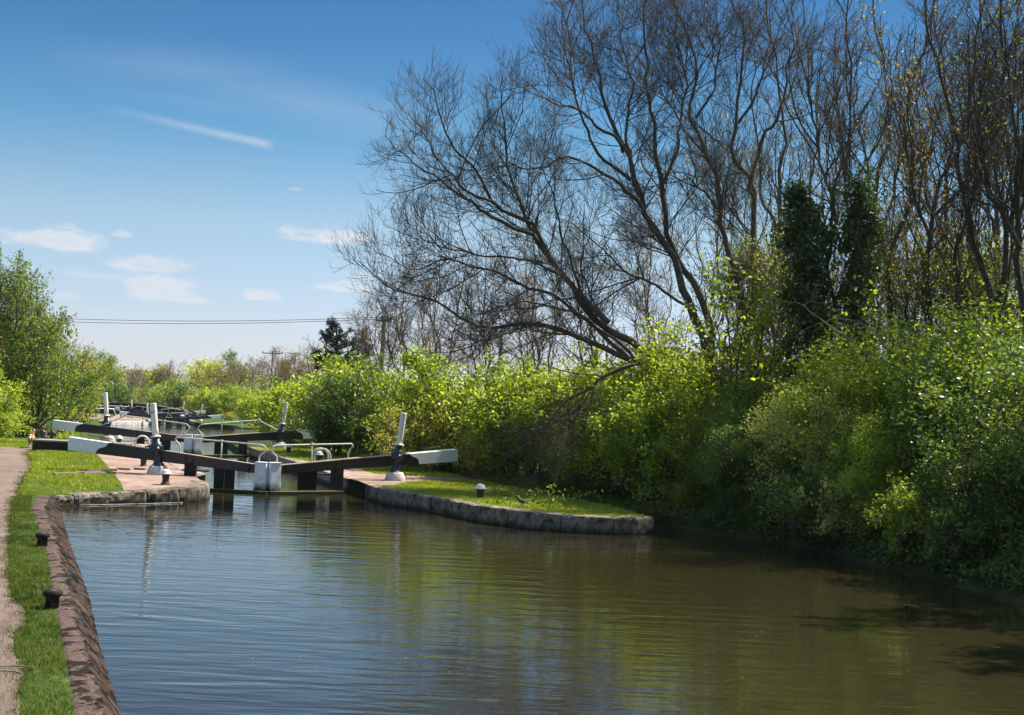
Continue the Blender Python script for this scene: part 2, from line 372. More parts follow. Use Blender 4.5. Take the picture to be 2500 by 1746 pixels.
# ---------------------------------------------------------------- setting: water and ground
def water_mat():
    m, N, L = mat('canal water')
    out = N.new('ShaderNodeOutputMaterial'); b = N.new('ShaderNodeBsdfPrincipled'); L.new(b.outputs[0], out.inputs[0])
    b.inputs['Base Color'].default_value = (.022, .0185, .008, 1); b.inputs['Roughness'].default_value = .03
    b.inputs['IOR'].default_value = 1.5; b.inputs['Specular IOR Level'].default_value = .5
    tc = N.new('ShaderNodeTexCoord'); v = tc.outputs['Object']
    mp = N.new('ShaderNodeMapping'); mp.inputs['Scale'].default_value = (.30, 1.0, 1); mp.inputs['Rotation'].default_value = (0, 0, R(-4)); L.new(v, mp.inputs[0])
    a = noise_node(N, L, 2.4, 2, .45, mp.outputs[0], .5)
    c = noise_node(N, L, 5.0, 3, .55, mp.outputs[0], .4)
    f = noise_node(N, L, 9.0, 3, .6, v)
    patch = noise_node(N, L, .12, 3, .5, v)
    pr = ramp(N, [(.36, (.45, .45, .45)), (.62, (1, 1, 1))]); L.new(patch, pr.inputs[0])
    def mul(x, y, add=None):
        n = N.new('ShaderNodeMath'); n.operation = 'MULTIPLY_ADD' if add is not None else 'MULTIPLY'
        for i, q in enumerate((x, y, add)):
            if q is None: continue
            if isinstance(q, (int, float)): n.inputs[i].default_value = q
            else: L.new(q, n.inputs[i])
        return n.outputs[0]
    h = mul(mul(a, pr.outputs[0]), 1.7, mul(c, .34, mul(mul(f, pr.outputs[0]), .07)))
    bp = N.new('ShaderNodeBump'); bp.inputs['Strength'].default_value = 1.0; bp.inputs['Distance'].default_value = .0125
    L.new(h, bp.inputs['Height']); L.new(bp.outputs[0], b.inputs['Normal'])
    return m
M_['water'] = water_mat()
AX = Vector((-.325, .946, 0)).normalized(); RX = Vector((AX.y, -AX.x, 0))
M1 = Vector((-7.8, 45.4, 0)); M2 = Vector((-15.04, 66.5, 0))
FAX = Vector((-.292, .956, 0)).normalized(); FRX = Vector((FAX.y, -FAX.x, 0))
M3 = Vector((-43.6, 178.6, 0)); M4 = M3 + FAX * 24.5
def smooth(t): t = min(max(t, 0), 1); return t * t * (3 - 2 * t)
def zland(x, y):
    s = (Vector((x, y, 0)) - M1).dot(AX)
    z = .45 - 2.1 * smooth((s - 26) / 20)
    z -= 2.1 * smooth((s - 168) / 22)
    z -= .17 * math.exp(-((x + 12) ** 2 + (y - 37.2) ** 2) / 14)
    return z
LE = [(-12, 5.3), (0, .95), (12.76, -3.51), (18.73, -5.66), (25.06, -7.92), (33.0, -10.81), (37.5, -12.15), (38.7, -11.3), (39.75, -10.35), (40.9, -9.4), (41.7, -9.0), (42.6, -9.1), (43.7, -9.5),
      (44.7, -9.95), (46.3, -10.0), (66.6, -17.15), (68.2, -17.6), (70.5, -19.3), (75, -25), (82, -31), (110, -38), (145, -43), (157, -47.3), (168, -48.2), (172, -46.9), (175.5, -46.2), (179.5, -46.0),
      (203.6, -53.3), (206, -54.5), (212, -60), (240, -70)]
RE = [(-12, 20), (0, 15), (12, 12.6), (22, 11.0), (28, 10.0), (31.5, 9.0), (34.96, 8.2), (37.2, 6.6), (38.6, 5.3), (38.7, 4.25), (37.4 + 1.31, 4.2), (38.72, 3.2), (38.74, 2.0), (38.76, .72), (38.9, -.6), (40.0, -1.58), (42.0, -2.9), (43.07, -3.8),
      (44.5, -4.4), (46.6, -4.8), (47.8, -5.5), (68.2, -12.7), (70.2, -12.4), (73, -10.8), (80, -13), (100, -18.5), (130, -26.5), (160, -31.5), (172, -33.5), (176, -36.0), (181, -40.2), (182, -41.2), (205, -48.2),
      (207, -48.6), (213, -47), (240, -54)]
# the island's rounded nose reaches nearer than its back, so the right land is the hedge side and the island a body of its own
def edge(tab, y):
    ys = [a for a, _ in tab]; xs = [b for _, b in tab]
    return float(np.interp(y, ys, xs))
def land(side, name, y0, y1, extra_ys, offs):
    tab = LE if side < 0 else RE
    ys = sorted({*[round(a, 3) for a, _ in tab if y0 <= a <= y1], *[round(q, 3) for q in np.arange(y0, y1 + .01, 1.0 if y1 < 90 else 3.0)], *extra_ys})
    v = []; f = []
    nc = len(offs) + 1
    for y in ys:
        xe = edge(tab, y) + side * (.22 if y < 66 and side < 0 else .12)
        v.append((xe, y, zland(xe, y) - 3.2))
        for o in offs:
            x = xe + side * o
            v.append((x, y, zland(x, y)))
    for i in range(len(ys) - 1):
        for j in range(nc - 1):
            a = i * nc + j
            q = (a, a + 1, a + 1 + nc, a + nc)
            f.append(q if side > 0 else q[::-1])
    me = np_mesh(name, v, [np.array(f)])
    o = link(name, me, M_['grassland'])
    me.flip_normals() if me.polygons[len(f) // 2].normal.z < 0 else None
    return tag(o, kind='structure')
offs = [0, .25, .6, 1.2, 2, 3, 4.5, 6.5, 9, 13, 20, 35, 60, 110]
ll = land(-1, 'left_bank_ground', -12, 240, [], offs)
lr = land(1, 'right_bank_ground', -12, 240, [], offs)
lr.data.materials[0] = M_['scrub']
def sheet(name, pts, z, m, kind='structure', sub=0):
    """a flat polygon; z is a number or a function"""
    bm = bmesh.new()
    vs = [bm.verts.new((p[0], p[1], 0)) for p in pts]
    fc = bm.faces.new(vs)
    if fc.normal.z < 0: fc.normal_flip()
    bmesh.ops.triangulate(bm, faces=[fc])
    if sub:
        for _ in range(sub):
            bmesh.ops.subdivide_edges(bm, edges=[e for e in bm.edges if e.calc_length() > 1.6], cuts=1)
            bmesh.ops.triangulate(bm, faces=[q for q in bm.faces if len(q.verts) > 3])
    for v_ in bm.verts: v_.co.z = z(v_.co.x, v_.co.y) if callable(z) else z
    bmesh.ops.recalc_face_normals(bm, faces=bm.faces)
    if sum(q.normal.z for q in bm.faces) < 0: bmesh.ops.reverse_faces(bm, faces=bm.faces)
    me = bpy.data.meshes.new(name); bm.to_mesh(me); bm.free()
    o = link(name, me, m)
    if kind: o['kind'] = kind
    return o
cut = 66.9
sheet('canal_water', [(-30, -14), (30, -14), (30, 60), (0, 60), (-10, cut + 1.5), (-14.9, cut), (-19, cut + .2), (-30, cut)], 0.0, M_['water'])
wl = [(-30, cut + .05), (-19, cut + .25), (-14.9, cut + .05), (-10, cut + 1.6), (0, 70), (-20, 205), (-80, 208), (-70, 100)]
sheet('lower_pound_water', wl, -2.1, M_['water'])
sheet('bottom_pound_water', [(-75, 205.4), (-20, 205.4), (-20, 300), (-95, 300)], -4.2, M_['water'])
# far ground and hills
sheet('far_ground', [(-3200, 236), (2600, 236), (2600, 9000), (-3200, 9000)], -4.05, M_['field'])
sheet('far_ground_side', [(-900, -20), (-60, -20), (-140, 236), (-900, 236)], -3.9, M_['field'])
sheet('far_ground_side.001', [(900, -20), (90, -20), (60, 236), (900, 236)], -3.9, M_['field'])
def hills():
    rng = random.Random(5)
    v = []; f = []
    n = 60
    for j, (yy, hh) in enumerate(((4600, 0), (4900, 1), (5400, .6), (6000, 0))):
        for i in range(n):
            x = -3000 + i * 95
            h = 24 + 16 * math.sin(i * .31 + 1) + 9 * math.sin(i * .83) + 4 * math.sin(i * 1.9)
            v.append((x, yy, -6 + h * hh * 1.25))
    for j in range(3):
        for i in range(n - 1):
            a = j * n + i; f.append((a, a + 1, a + 1 + n, a + n))
    o = link('hills', np_mesh('hills', v, [np.array(f)]), M_['hills'], smooth=True); o['kind'] = 'structure'
hills()
# ---- island on the right of the lock
QR = [P(x, y, .45) for x, y in ((893, 1178), (897, 1184), (935, 1196), (1000, 1205), (1100, 1222), (1180, 1238), (1300, 1252), (1420, 1261), (1500, 1264))] + [Vector((3.4, 36.75, .47)), Vector((4.02, 37.37, .48))]
QR = [Vector((p.x, p.y, .45)) for p in QR]
BACK = [P(x, y, .45) for x, y in ((1606, 1258), (1500, 1240), (1400, 1218), (1300, 1200), (1200, 1180), (1130, 1163), (1060, 1148), (980, 1128), (900, 1112), (820, 1095), (740, 1085))]
QI = [q + Vector((.12, .22, 0)) for q in QR[:-2]] + [QR[-2] + Vector((0, .25, 0)), QR[-1] + Vector((-.2, .1, 0))]
isl = [(q.x, q.y) for q in QI] + [(q.x, q.y) for q in BACK[1:]] + [(-12.65, 68.2), (-5.5, 47.8), (-4.9, 46.9)]
def zi(x, y): return .456
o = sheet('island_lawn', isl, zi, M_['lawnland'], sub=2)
# ---- sheets on the left bank
def zl(e): return lambda x, y: zland(x, y) + e
tp = [(-19, 58.5)] + [(P(x, y, .45).x, P(x, y, .45).y) for x, y in ((62, 1104), (74, 1120), (75, 1145), (52, 1170), (28, 1220), (22, 1290), (20, 1400), (25, 1455), (60, 1490), (62, 1525), (32, 1545), (34, 1600), (60, 1630), (45, 1680), (50, 1746))] + [(-3.2, 9), (-.5, 0), (3, -12), (-2.5, -12), (-6, 0), (-9, 12), (-13.5, 28), (-19, 42), (-24, 58.5)]
towpath = sheet('towpath', tp, zl(.006), M_['path'], sub=4)
pv = [(P(x, y, .45).x, P(x, y, .45).y) for x, y in ((303, 1190), (297, 1180), (280, 1160), (268, 1147), (250, 1125), (235, 1108), (228, 1100))]
pv += [(-19.5, 62), (-21.5, 68.0), (-17.7, 68.2), (-17.2, 66.6), (-10.03, 46.3), (-9.97, 44.7), (-9.5, 43.6), (-9.45, 42.2), (-9.6, 41.3), (-10.2, 40.2)]
paving = sheet('brick_paving', pv, zl(.008), M_['brickpave'], sub=2)
pr_ = [(P(x, y, .45).x, P(x, y, .45).y) for x, y in ((905, 1187), (960, 1186), (1000, 1178), (1100, 1174), (1185, 1172), (1125, 1168), (1010, 1163), (960, 1160), (915, 1158), (880, 1147), (845, 1135))] + [(-9.0, 58), (-12.5, 68.0), (-5.6, 47.9), (-5.0, 46.8)]
pavr = sheet('brick_paving_right', pr_, .464, M_['brickpave'], sub=1)
# low level path and lawn far left, beyond the first lock
lowpath = sheet('low_towpath', [(-27, 84), (-35, 104), (-41, 130), (-45, 150), (-51, 165), (-53, 184), (-60, 205), (-64, 205), (-57, 184), (-56, 165), (-49, 150), (-44, 130), (-38, 104), (-31, 84)], zl(.02), M_['path'], sub=3)
for nm, F, A, Mn in (('far_brick_paving', FRX, FAX, M3),):
    pts = [(-49.5, 168.5), (-48.0, 168.7), (-46.8, 172.5), (-46.2, 175.6), (-46.1, 179.6), (-53.4, 203.6), (-57.5, 205), (-53, 186), (-50.6, 172)]
    sheet('far_brick_paving', pts, zl(.03), M_['brickpave'], sub=2)
# ---------------------------------------------------------------- quays of coping stones
def resample(pts, n):
    pts = [Vector(p) for p in pts]
    d = [0]
    for a, b in zip(pts, pts[1:]): d.append(d[-1] + (b - a).length)
    out = []
    for i in range(n):
        t = d[-1] * i / (n - 1)
        k = max(0, min(len(d) - 2, int(np.searchsorted(d, t, side='right')) - 1))
        out.append(pts[k].lerp(pts[k + 1], (t - d[k]) / max(d[k + 1] - d[k], 1e-6)))
    return out
def offset_in(pts, w, side):
    out = []
    for i, p in enumerate(pts):
        t = (pts[min(i + 1, len(pts) - 1)] - pts[max(i - 1, 0)]).normalized()
        out.append(p + Vector((-t.y, t.x, 0)) * w * side)
    return out
def coping(name, front, side, cuts, ztop, zbot, width, label, m_front, rng, parent_label_cat, rough=.02, rnd=.07, first_white=False):
    """front: outer line; cuts: fractions where the joints are; side: which side the land is (+1 left of travel)"""
    root = empty(name, (front[0].x, front[0].y, 0))
    tag(root, label, parent_label_cat)
    d = [0]
    for a, b in zip(front, front[1:]): d.append(d[-1] + (b - a).length)
    Lt = d[-1]
    N_ = max(8, int(Lt / .12))
    line = resample(front, N_)
    org = Vector(root.location)
    back = []
    for a, b in zip(cuts, cuts[1:]):
        i0, i1 = int(a * (N_ - 1)), int(b * (N_ - 1))
        seg = line[i0:i1 + 1]
        if len(seg) < 2: continue
        t0 = (seg[1] - seg[0]).normalized(); t1 = (seg[-1] - seg[-2]).normalized()
        seg[0] = seg[0] + t0 * .018; seg[-1] = seg[-1] - t1 * .018
        hz = rng.uniform(-.015, .012); ox = rng.uniform(-.02, .02)
        n = len(seg)
        bm = bmesh.new(); rings = []
        for k, p in enumerate(seg):
            t = (seg[min(k + 1, n - 1)] - seg[max(k - 1, 0)]).normalized(); nn = Vector((-t.y, t.x, 0)) * side
            e = min(k, n - 1 - k) * .12
            pin = .035 * math.exp(-e / .06)
            zt = ztop(p) + hz - pin * .6
            prof = [(width, zbot), (pin + .02 + ox, zbot), (pin + .0 + ox, zbot + .12), (pin + ox, (zbot + zt) / 2), (pin + ox, zt - rnd * 1.3), (pin + rnd * .3 + ox, zt - rnd * .35), (pin + rnd * 1.1 + ox, zt), (width * .6, zt + .004), (width, zt)]
            ring = []
            for (q, z) in prof:
                j = rough if q < width * .55 else 0
                pt = p + nn * (q + rng.uniform(-j, j)) - org
                ring.append(bm.verts.new((pt.x, pt.y, z + rng.uniform(-j, j) * .6)))
            rings.append(ring)
        for r0, r1 in zip(rings, rings[1:]):
            for q in range(len(prof) - 1): bm.faces.new((r0[q], r0[q + 1], r1[q + 1], r1[q]))
        bm.faces.new(rings[0][::-1]); bm.faces.new(rings[-1])
        bmesh.ops.recalc_face_normals(bm, faces=bm.faces)
        me = bpy.data.meshes.new('coping_stone'); bm.to_mesh(me); bm.free()
        link('coping_stone', me, m_front, root)
    # the wall behind and below the stones
    inner = offset_in(line[::3] + [line[-1]], .07, side)
    v = []; f = []
    for p in inner:
        v += [(p.x - org.x, p.y - org.y, ztop(p) - .05), (p.x - org.x, p.y - org.y, zbot - 1.6)]
    for i in range(len(inner) - 1): f.append((2 * i, 2 * i + 1, 2 * i + 3, 2 * i + 2))
    link('wall_face', np_mesh('wall_face', v, [np.array(f)]), M_['capface'], root)
    return root
rq = random.Random(3)
LQ = [P(133, 1214, .29), P(205, 1208, .38), P(300, 1201, .45), P(400, 1195, .45), P(480, 1188, .45)]
LQ = [Vector((-12.12, 37.62, 0)), Vector((-11.2, 38.72, 0)), Vector((-10.3, 39.75, 0)), Vector((-9.45, 40.7, 0)), Vector((-9.08, 41.3, 0)), Vector((-8.95, 41.9, 0)), Vector((-9.02, 42.6, 0)), Vector((-9.4, 43.7, 0)), Vector((-9.85, 44.7, 0)), Vector((-9.9, 45.2, 0))]
coping('stone_quay', LQ, 1, [0, .07, .2, .335, .47, .60, .72, .86, 1.0], lambda p: zland(p.x, p.y) + .012, -.12, .5, 'low curved quay of rough lichened coping stones below the brick paving left of the lock', M_['stone'], rq, 'quay', .022, .09)
coping('stone_quay', [Vector((q.x, q.y, 0)) for q in QR], -1 if False else 1, [0, .045, .16, .235, .31, .40, .49, .585, .69, .80, .90, 1.0], lambda p: .462, -.12, .55, 'long curved stone quay wall edging the grassy island right of the lock', M_['stone'], rq, 'quay', .016, .05)
# near left bank: reddish capping, then a sloping dark face down to the water
def bank_wall():
    top = [Vector((edge(LE, y), y, 0)) for y in np.arange(-4, 37.7, .09)]
    rng = random.Random(8)
    bm = bmesh.new(); rings = []
    for i, p in enumerate(top):
        y = p.y
        wx = float(np.interp(y, [-4, 14.67, 17.55, 21.56, 28.84, 37.9], [2.62, -3.96, -4.99, -6.34, -8.96, -12.12]))
        inner = float(np.interp(y, [-4, 12.7, 15.2, 18.7, 25, 33, 37.6], [2.1, -3.78, -4.66, -5.92, -8.16, -11.15, -12.6]))
        zt = zland(p.x, p.y)
        rg = .012 * math.sin(y * 5.1) + .015 * math.sin(y * 13.7 + 1); j = lambda s: rng.uniform(-s, s) * .6
        ed_ = min(p.x, wx - .03) - .03
        ring = [(inner - .12, zt - .03), (inner + j(.02), zt + .012), ((inner + ed_) / 2, zt + .018 + j(.004)), (ed_ - .05 + j(.07) + rg, zt + .014 + j(.006)), (ed_ + .03 + j(.03) + rg, zt - .05 + j(.02)), ((ed_ * .5 + wx * .5) + j(.04) + rg, zt * .62 + j(.03)), (wx - .02 + j(.04), .14), (wx, -.02), (wx + .02, -.8)]
        rings.append([bm.verts.new((x, y, z)) for x, z in ring])
    for a, b in zip(rings, rings[1:]):
        for k in range(len(a) - 1):
            fc = bm.faces.new((a[k], a[k + 1], b[k + 1], b[k])); fc.material_index = 0 if k < 3 else 1
    bmesh.ops.recalc_face_normals(bm, faces=bm.faces)
    me = bpy.data.meshes.new('bank_wall'); bm.to_mesh(me); bm.free()
    o = link('bank_wall', me, [M_['cap'], M_['capface']])
    tag(o, 'reddish brick capped canal bank wall with dark mossy side along the near left verge', 'bank wall')
bank_wall()
# lock chamber walls
def chamber(left_pts, right_pts, zt, zb, labels):
    for pts, side, lab in ((left_pts, 1, labels[0]), (right_pts, -1, labels[1])):
        root = empty('lock_wall', (pts[0][0], pts[0][1], 0)); tag(root, lab, 'lock wall', 'side walls of the lock chambers')
        line = resample([Vector((a, b, 0)) for a, b in pts], 24)
        rng = random.Random(4)
        org = Vector(root.location)
        mb = MB()
        for i in range(0, 23):
            a, b = line[i], line[i + 1]; t = (b - a).normalized(); n = Vector((-t.y, t.x, 0)) * side
            a2, b2 = a + t * .012, b - t * .006
            h = rng.uniform(-.008, .008)
            mb.hexa([a2 - n * .03 - org + Vector((0, 0, zt - .32)), b2 - n * .03 - org + Vector((0, 0, zt - .32)), b2 + n * .55 - org + Vector((0, 0, zt - .32)), a2 + n * .55 - org + Vector((0, 0, zt - .32))],
                    [a2 - n * .03 - org + Vector((0, 0, zt + .022 + h)), b2 - n * .03 - org + Vector((0, 0, zt + .022 + h)), b2 + n * .55 - org + Vector((0, 0, zt + .022 + h)), a2 + n * .55 - org + Vector((0, 0, zt + .022 + h))], .02)
        mb.build('coping', M_['stonetop'], root)
        v = []; f = []
        for p in line:
            v += [(p.x - org.x, p.y - org.y, zt - .31), (p.x - org.x, p.y - org.y, zb)]
        for i in range(23): f.append((2 * i, 2 * i + 1, 2 * i + 3, 2 * i + 2))
        link('wall_face', np_mesh('wall_face', v, [np.array(f)]), M_['wallface'], root)
chamber([(-10.03, 46.4), (-17.15, 66.55)], [(-5.45, 47.85), (-12.62, 68.15)], .45, -2.5,
        ('left wall of the nearer lock chamber with flat coping stones', 'right wall of the nearer lock chamber with flat coping stones'))
chamber([(-46.0, 179.7), (-53.3, 203.5)], [(-41.1, 182.1), (-48.2, 205.0)], -1.65, -4.6,
        ('left wall of the far lock chamber beyond the water', 'right wall of the far lock chamber beyond the water'))
coping('stone_quay', [Vector((-48.2, 168.0, 0)), Vector((-46.9, 171.7, 0)), Vector((-46.2, 175.4, 0)), Vector((-46.0, 179, 0))], 1, [0, .15, .3, .45, .6, .75, .9, 1], lambda p: -1.62, -2.2, .5, 'whitewashed stone quay by the standing people at the far lock', M_['plinth'], rq, 'quay', .02, .06)
coping('stone_quay', [Vector((-41.1, 181.9, 0)), Vector((-39.6, 178.6, 0)), Vector((-36.0, 175.9, 0)), Vector((-33.2, 172.2, 0)), Vector((-32.4, 166, 0)), Vector((-31.6, 160, 0))], 1, [0, .1, .2, .3, .4, .5, .6, .7, .8, .9, 1], lambda p: -1.62, -2.2, .5, 'grey stone quay right of the far lock running behind the handrails', M_['stone'], rq, 'quay', .02, .06)
sheet('far_right_lawn', [(-41.2, 182.2), (-39.5, 178.9), (-35.8, 176.2), (-33.0, 172.4), (-31.8, 163), (-26, 163), (-28, 180), (-40, 206), (-48.2, 206)], -1.63, M_['grassland'], sub=1)
# low stone wall with brick top beyond the lawn, by the walkers
def blockwall():
    root = empty('parapet_wall', (-17.5, 57.4, .45)); tag(root, 'low black block wall with pale splash marks and brick top in front of the walkers', 'low wall')
    mb = MB(); mb.box(0, 0, .17, 3.9, .8, .40, Euler((0, 0, R(-3))).to_matrix(), .02); mb.build('wall_block', M_['blockwall'], root)
    mb = MB(); mb.box(0, 0, .41, 3.96, .86, .07, Euler((0, 0, R(-3))).to_matrix(), .015); mb.build('brick_top', M_['stonetop'], root)
blockwall()
# ---------------------------------------------------------------- lock gates
def beam_mat(name, sgn, mitre_dark):
    """black beam with a white end behind an S-shaped line; runs along local +X"""
    m, N, L = mat(name)
    out = N.new('ShaderNodeOutputMaterial'); b = N.new('ShaderNodeBsdfPrincipled'); L.new(b.outputs[0], out.inputs[0])
    tc = N.new('ShaderNodeTexCoord'); sp = N.new('ShaderNodeSeparateXYZ'); L.new(tc.outputs['Object'], sp.inputs[0])
    def m_(op, a, c=0.0, d=None):
        n = N.new('ShaderNodeMath'); n.operation = op
        for i, q in enumerate((a, c, d)):
            if q is None: continue
            if isinstance(q, (int, float)): n.inputs[i].default_value = q
            else: L.new(q, n.inputs[i])
        return n.outputs[0]
    # line: x = 5.72 + .17*tanh-like of height inside the beam
    zr = m_('DIVIDE', m_('SUBTRACT', sp.outputs[2], 1.24), .10)
    s = m_('DIVIDE', zr, m_('ADD', m_('ABSOLUTE', zr), .55))
    line = m_('MULTIPLY_ADD', s, -.26, 5.50)
    wm = m_('GREATER_THAN', sp.outputs[0], line)
    n1 = noise_node(N, L, 7, 6, .65, tc.outputs['Object'])
    blk = ramp(N, [(.35, (.004, .005, .008)), (.62, (.007, .009, .014)), (.78, (.03, .028, .026))]); L.new(n1, blk.inputs[0])
    worn = ramp(N, [(.3, (.010, .008, .007)), (.6, (.024, .020, .018)), (.8, (.09, .075, .06))]); L.new(n1, worn.inputs[0])
    old = N.new('ShaderNodeMapRange'); old.inputs[1].default_value = 3.6; old.inputs[2].default_value = 2.6; L.new(sp.outputs[0], old.inputs[0])
    c0 = mixc(N, L, old.outputs[0], blk.outputs[0], worn.outputs[0])
    wh = ramp(N, [(.34, (.60, .63, .64)), (.6, (.74, .77, .78)), (.80, (.34, .33, .27))]); L.new(n1, wh.inputs[0])
    c1 = mixc(N, L, wm, c0, wh.outputs[0])
    # pale worn top edge near the mitre end
    L.new(c1, b.inputs['Base Color'])
    b.inputs['Roughness'].default_value = .4
    bp = N.new('ShaderNodeBump'); bp.inputs['Strength'].default_value = .25; bp.inputs['Distance'].default_value = .02
    mp = N.new('ShaderNodeMapping'); mp.inputs['Scale'].default_value = (1.5, 12, 12); L.new(tc.outputs['Object'], mp.inputs[0])
    L.new(noise_node(N, L, 3, 5, .7, mp.outputs[0]), bp.inputs['Height']); L.new(bp.outputs[0], b.inputs['Normal'])
    return m
M_['beam'] = beam_mat('painted balance beam', 1, True)
def gate_leaf(name, mitre, end_rel, label, dz=0.0, ztip=1.54, zbot=1.10, near=True, second=False):
    """one gate leaf: local X runs from the mitre out along the balance beam, local Y towards the upper side is negative"""
    ang = math.atan2(end_rel.y, end_rel.x); T = end_rel.length
    root = empty(name, (mitre.x, mitre.y, dz), ang); tag(root, label, 'lock gate', 'lock gates with balance beams')
    left = math.cos(ang) < 0
    ys = 1 if left else -1          # local side that faces the camera (upstream)
    # balance beam, tapered in height and width
    mb = MB()
    z0t, z0b = .90, .63
    a = [(-.02 + .12, -.13, z0b), (.1, .13, z0b), (.1, .13, z0t), (.1, -.13, z0t)]
    b = [(T, -.19, zbot), (T, .19, zbot), (T, .19, ztip), (T, -.19, ztip)]
    mb.hexa(a, b, .018)
    bm_o = mb.build('balance_beam', M_['beam'], root)
    mb = MB(); mb.hexa([(.1, -.125, z0t + .003), (.1, .125, z0t + .003), (3.4, .15, z0t + .003 + (ztip - z0t) * 3.4 / T), (3.4, -.15, z0t + .003 + (ztip - z0t) * 3.4 / T)],
                       [(.1, -.12, z0t + .012), (.1, .12, z0t + .012), (3.4, .145, z0t + .012 + (ztip - z0t) * 3.4 / T), (3.4, -.145, z0t + .012 + (ztip - z0t) * 3.4 / T)])
    mb.build('worn_top_board', M_['timber'] if not near else M_['stonetop'], root)
    # iron grab bar near the end, on top
    zt = lambda x: z0t + (ztip - z0t) * (x - .1) / (T - .1)
    mb = MB(); mb.tube([(T - 1.45, 0, zt(T - 1.45) - .02), (T - 1.45, 0, zt(T - 1.45) + .12), (T - .62, 0, zt(T - .62) + .13), (T - .6, 0, zt(T - .6) - .02)], .014, 6); mb.build('grab_bar', M_['bollardbody'], root)
    # iron straps and bolts where posts meet the beam
    for xs_ in (2.42, 2.68, .55):
        zz = zt(xs_); tk = .27 + .14 * xs_ / T
        mb = MB(); mb.box(xs_, ys * .155, zz - tk / 2, .055, .012, tk + .02, None, .003)
        for q in (-.3, .3): mb.tube([(xs_, ys * .155, zz - tk / 2 + q * tk), (xs_, ys * .185, zz - tk / 2 + q * tk)], .016, 6)
        mb.build('iron_strap', M_['bollarddark'], root)
    # mitre post, white, slightly narrower at the head
    mb = MB()
    mb.hexa([(-.02, -.17, -.5), (.40, -.17, -.5), (.40, .17, -.5), (-.02, .17, -.5)], [(.0, -.15, .985), (.37, -.15, .985), (.37, .15, .985), (.0, .15, .985)], .02)
    mp = mb.build('mitre_post', M_['whitedirty'], root)
    mb = MB(); mb.box(.185, 0, 1.0, .40, .33, .03, None, .008); mb.build('post_cap', M_['white'], mp)
    # heel post
    mb = MB(); mb.box(2.55, 0, .15, .34, .32, 1.5 + .0, None, .02); mb.build('heel_post', M_['darktimber'], root)
    # dark sheeting panels in the middle
    for x0 in (1.05, 1.40):
        mb = MB(); mb.box(x0 + .165, ys * .06, .12, .33, .07, 1.35, None, .006); mb.build('gate_panel', M_['darktimber'], root)
    # rails below
    mb = MB(); mb.box(1.3, ys * .02, -.05, 2.65, .22, .16, None, .01); mb.build('bottom_rail', M_['darktimber'], root)
    mb = MB(); mb.box(1.25, ys * .30, .045, 2.75, .26, .09, None, .01); mb.build('footboard', M_['darktimber'], root)
    if near:
        mb = MB(); mb.box(1.25, ys * .30, .094, 2.3, .2, .006); mb.build('algae_strip', M_['mossedge'], root)
    mb = MB(); mb.box(1.3, 0, -1.6, 2.5, .16, 2.9); mb.build('gate_planking', M_['darktimber'], root)
    # handrail
    off = ys * .0
    def rz(x): return zt(x)
    h = .62
    x0, x1 = (.28, 2.95) if not second else (.35, 3.3)
    if not second:
        pts = [(x0, off, rz(x0) - .12), (x0, off, rz(x0) + .18), (x0 - .02, off, rz(x0) + .30), (x0 - .20, off, rz(x0) + .46), (x0 - .20, off, rz(x0) + .55), (x0 - .08, off, rz(x0) + h + .02), (x0 + .2, off, rz(x0) + h + .04),
               (x1 - .15, off, rz(x1) + h - .12), (x1 + .10, off, rz(x1) + h - .12), (x1 + .16, off, rz(x1) + h - .2), (x1 + .12, off, rz(x1) + .38), (x1, off, rz(x1) + .22), (x1, off, rz(x1) - .12)]
        xm = (1.55,)
    else:
        pts = [(x0 + .1, off, rz(x0) - .05), (x0 + .1, off, rz(x0) + .1), (x0 - .08, off, rz(x0) + .28), (x0 - .16, off, rz(x0) + .42), (x0 - .02, off, rz(x0) + h - .05), (x0 + .25, off, rz(x0) + h),
               (x1 - .05, off, rz(x1) + h), (x1 + .02, off, rz(x1) + h), (x1 + 1.2, off, rz(x1 + 1.2))]
        xm = (1.4, 2.45)
    mb = MB(); mb.tube(pts, .026, 8, True)
    hr = mb.build('handrail', M_['rail'], root)
    for x in xm:
        fr = (x - x0) / (x1 - x0); zz = rz(x0) + h + .04 + (rz(x1) + h - .12 - rz(x0) - h - .04) * fr if not second else rz(x) + h
        mb = MB(); mb.tube([(x, off - .0, rz(x) - .14), (x, off, zz + .01)], .024, 8); mb.tube([(x, off, zz - .03), (x, off, zz + .05)], .042, 8)
        mb.build('stanchion', M_['rail'], root)
    if near:
        mb = MB(); mb.box(2.55, ys * -.55, .35 + .25, .9, .28, .05, None, .006); mb.build('step_board', M_['timber'], root)
    return root
eL, eR = Vector((-6.63, .60, 0)), Vector((5.87, 4.40, 0))
e2L, e2R = Vector((-6.8, .50, 0)), Vector((5.54, 4.0, 0))
gate_leaf('lock_gate', M1, eL, 'nearest left lock gate with white ended black beam over the brick paving')
gate_leaf('lock_gate', M1 + Vector((.05, .02, 0)), eR, 'nearest right lock gate whose white ended beam points over the grassy island')
gate_leaf('lock_gate', M2, e2L, 'second left lock gate with white beam end beside the two walkers', ztip=1.42, zbot=.97, second=True)
gate_leaf('lock_gate', M2 + Vector((.05, .02, 0)), e2R, 'second right lock gate with white beam end before the dark hedge', ztip=1.47, zbot=.98, second=True)
gate_leaf('lock_gate', M3, Vector((-6.5, .8, 0)), 'far left lock gate with beam end beside the two dark coated people', -2.1, near=False)
gate_leaf('lock_gate', M3 + Vector((.05, .02, 0)), Vector((5.7, 4.2, 0)), 'far right lock gate with beam running over grass before the light green bushes', -2.1, near=False)
gate_leaf('lock_gate', M4, Vector((-6.5, .8, 0)), 'farthest left lock gate in front of the dark arched bridge', -2.1, near=False, second=True)
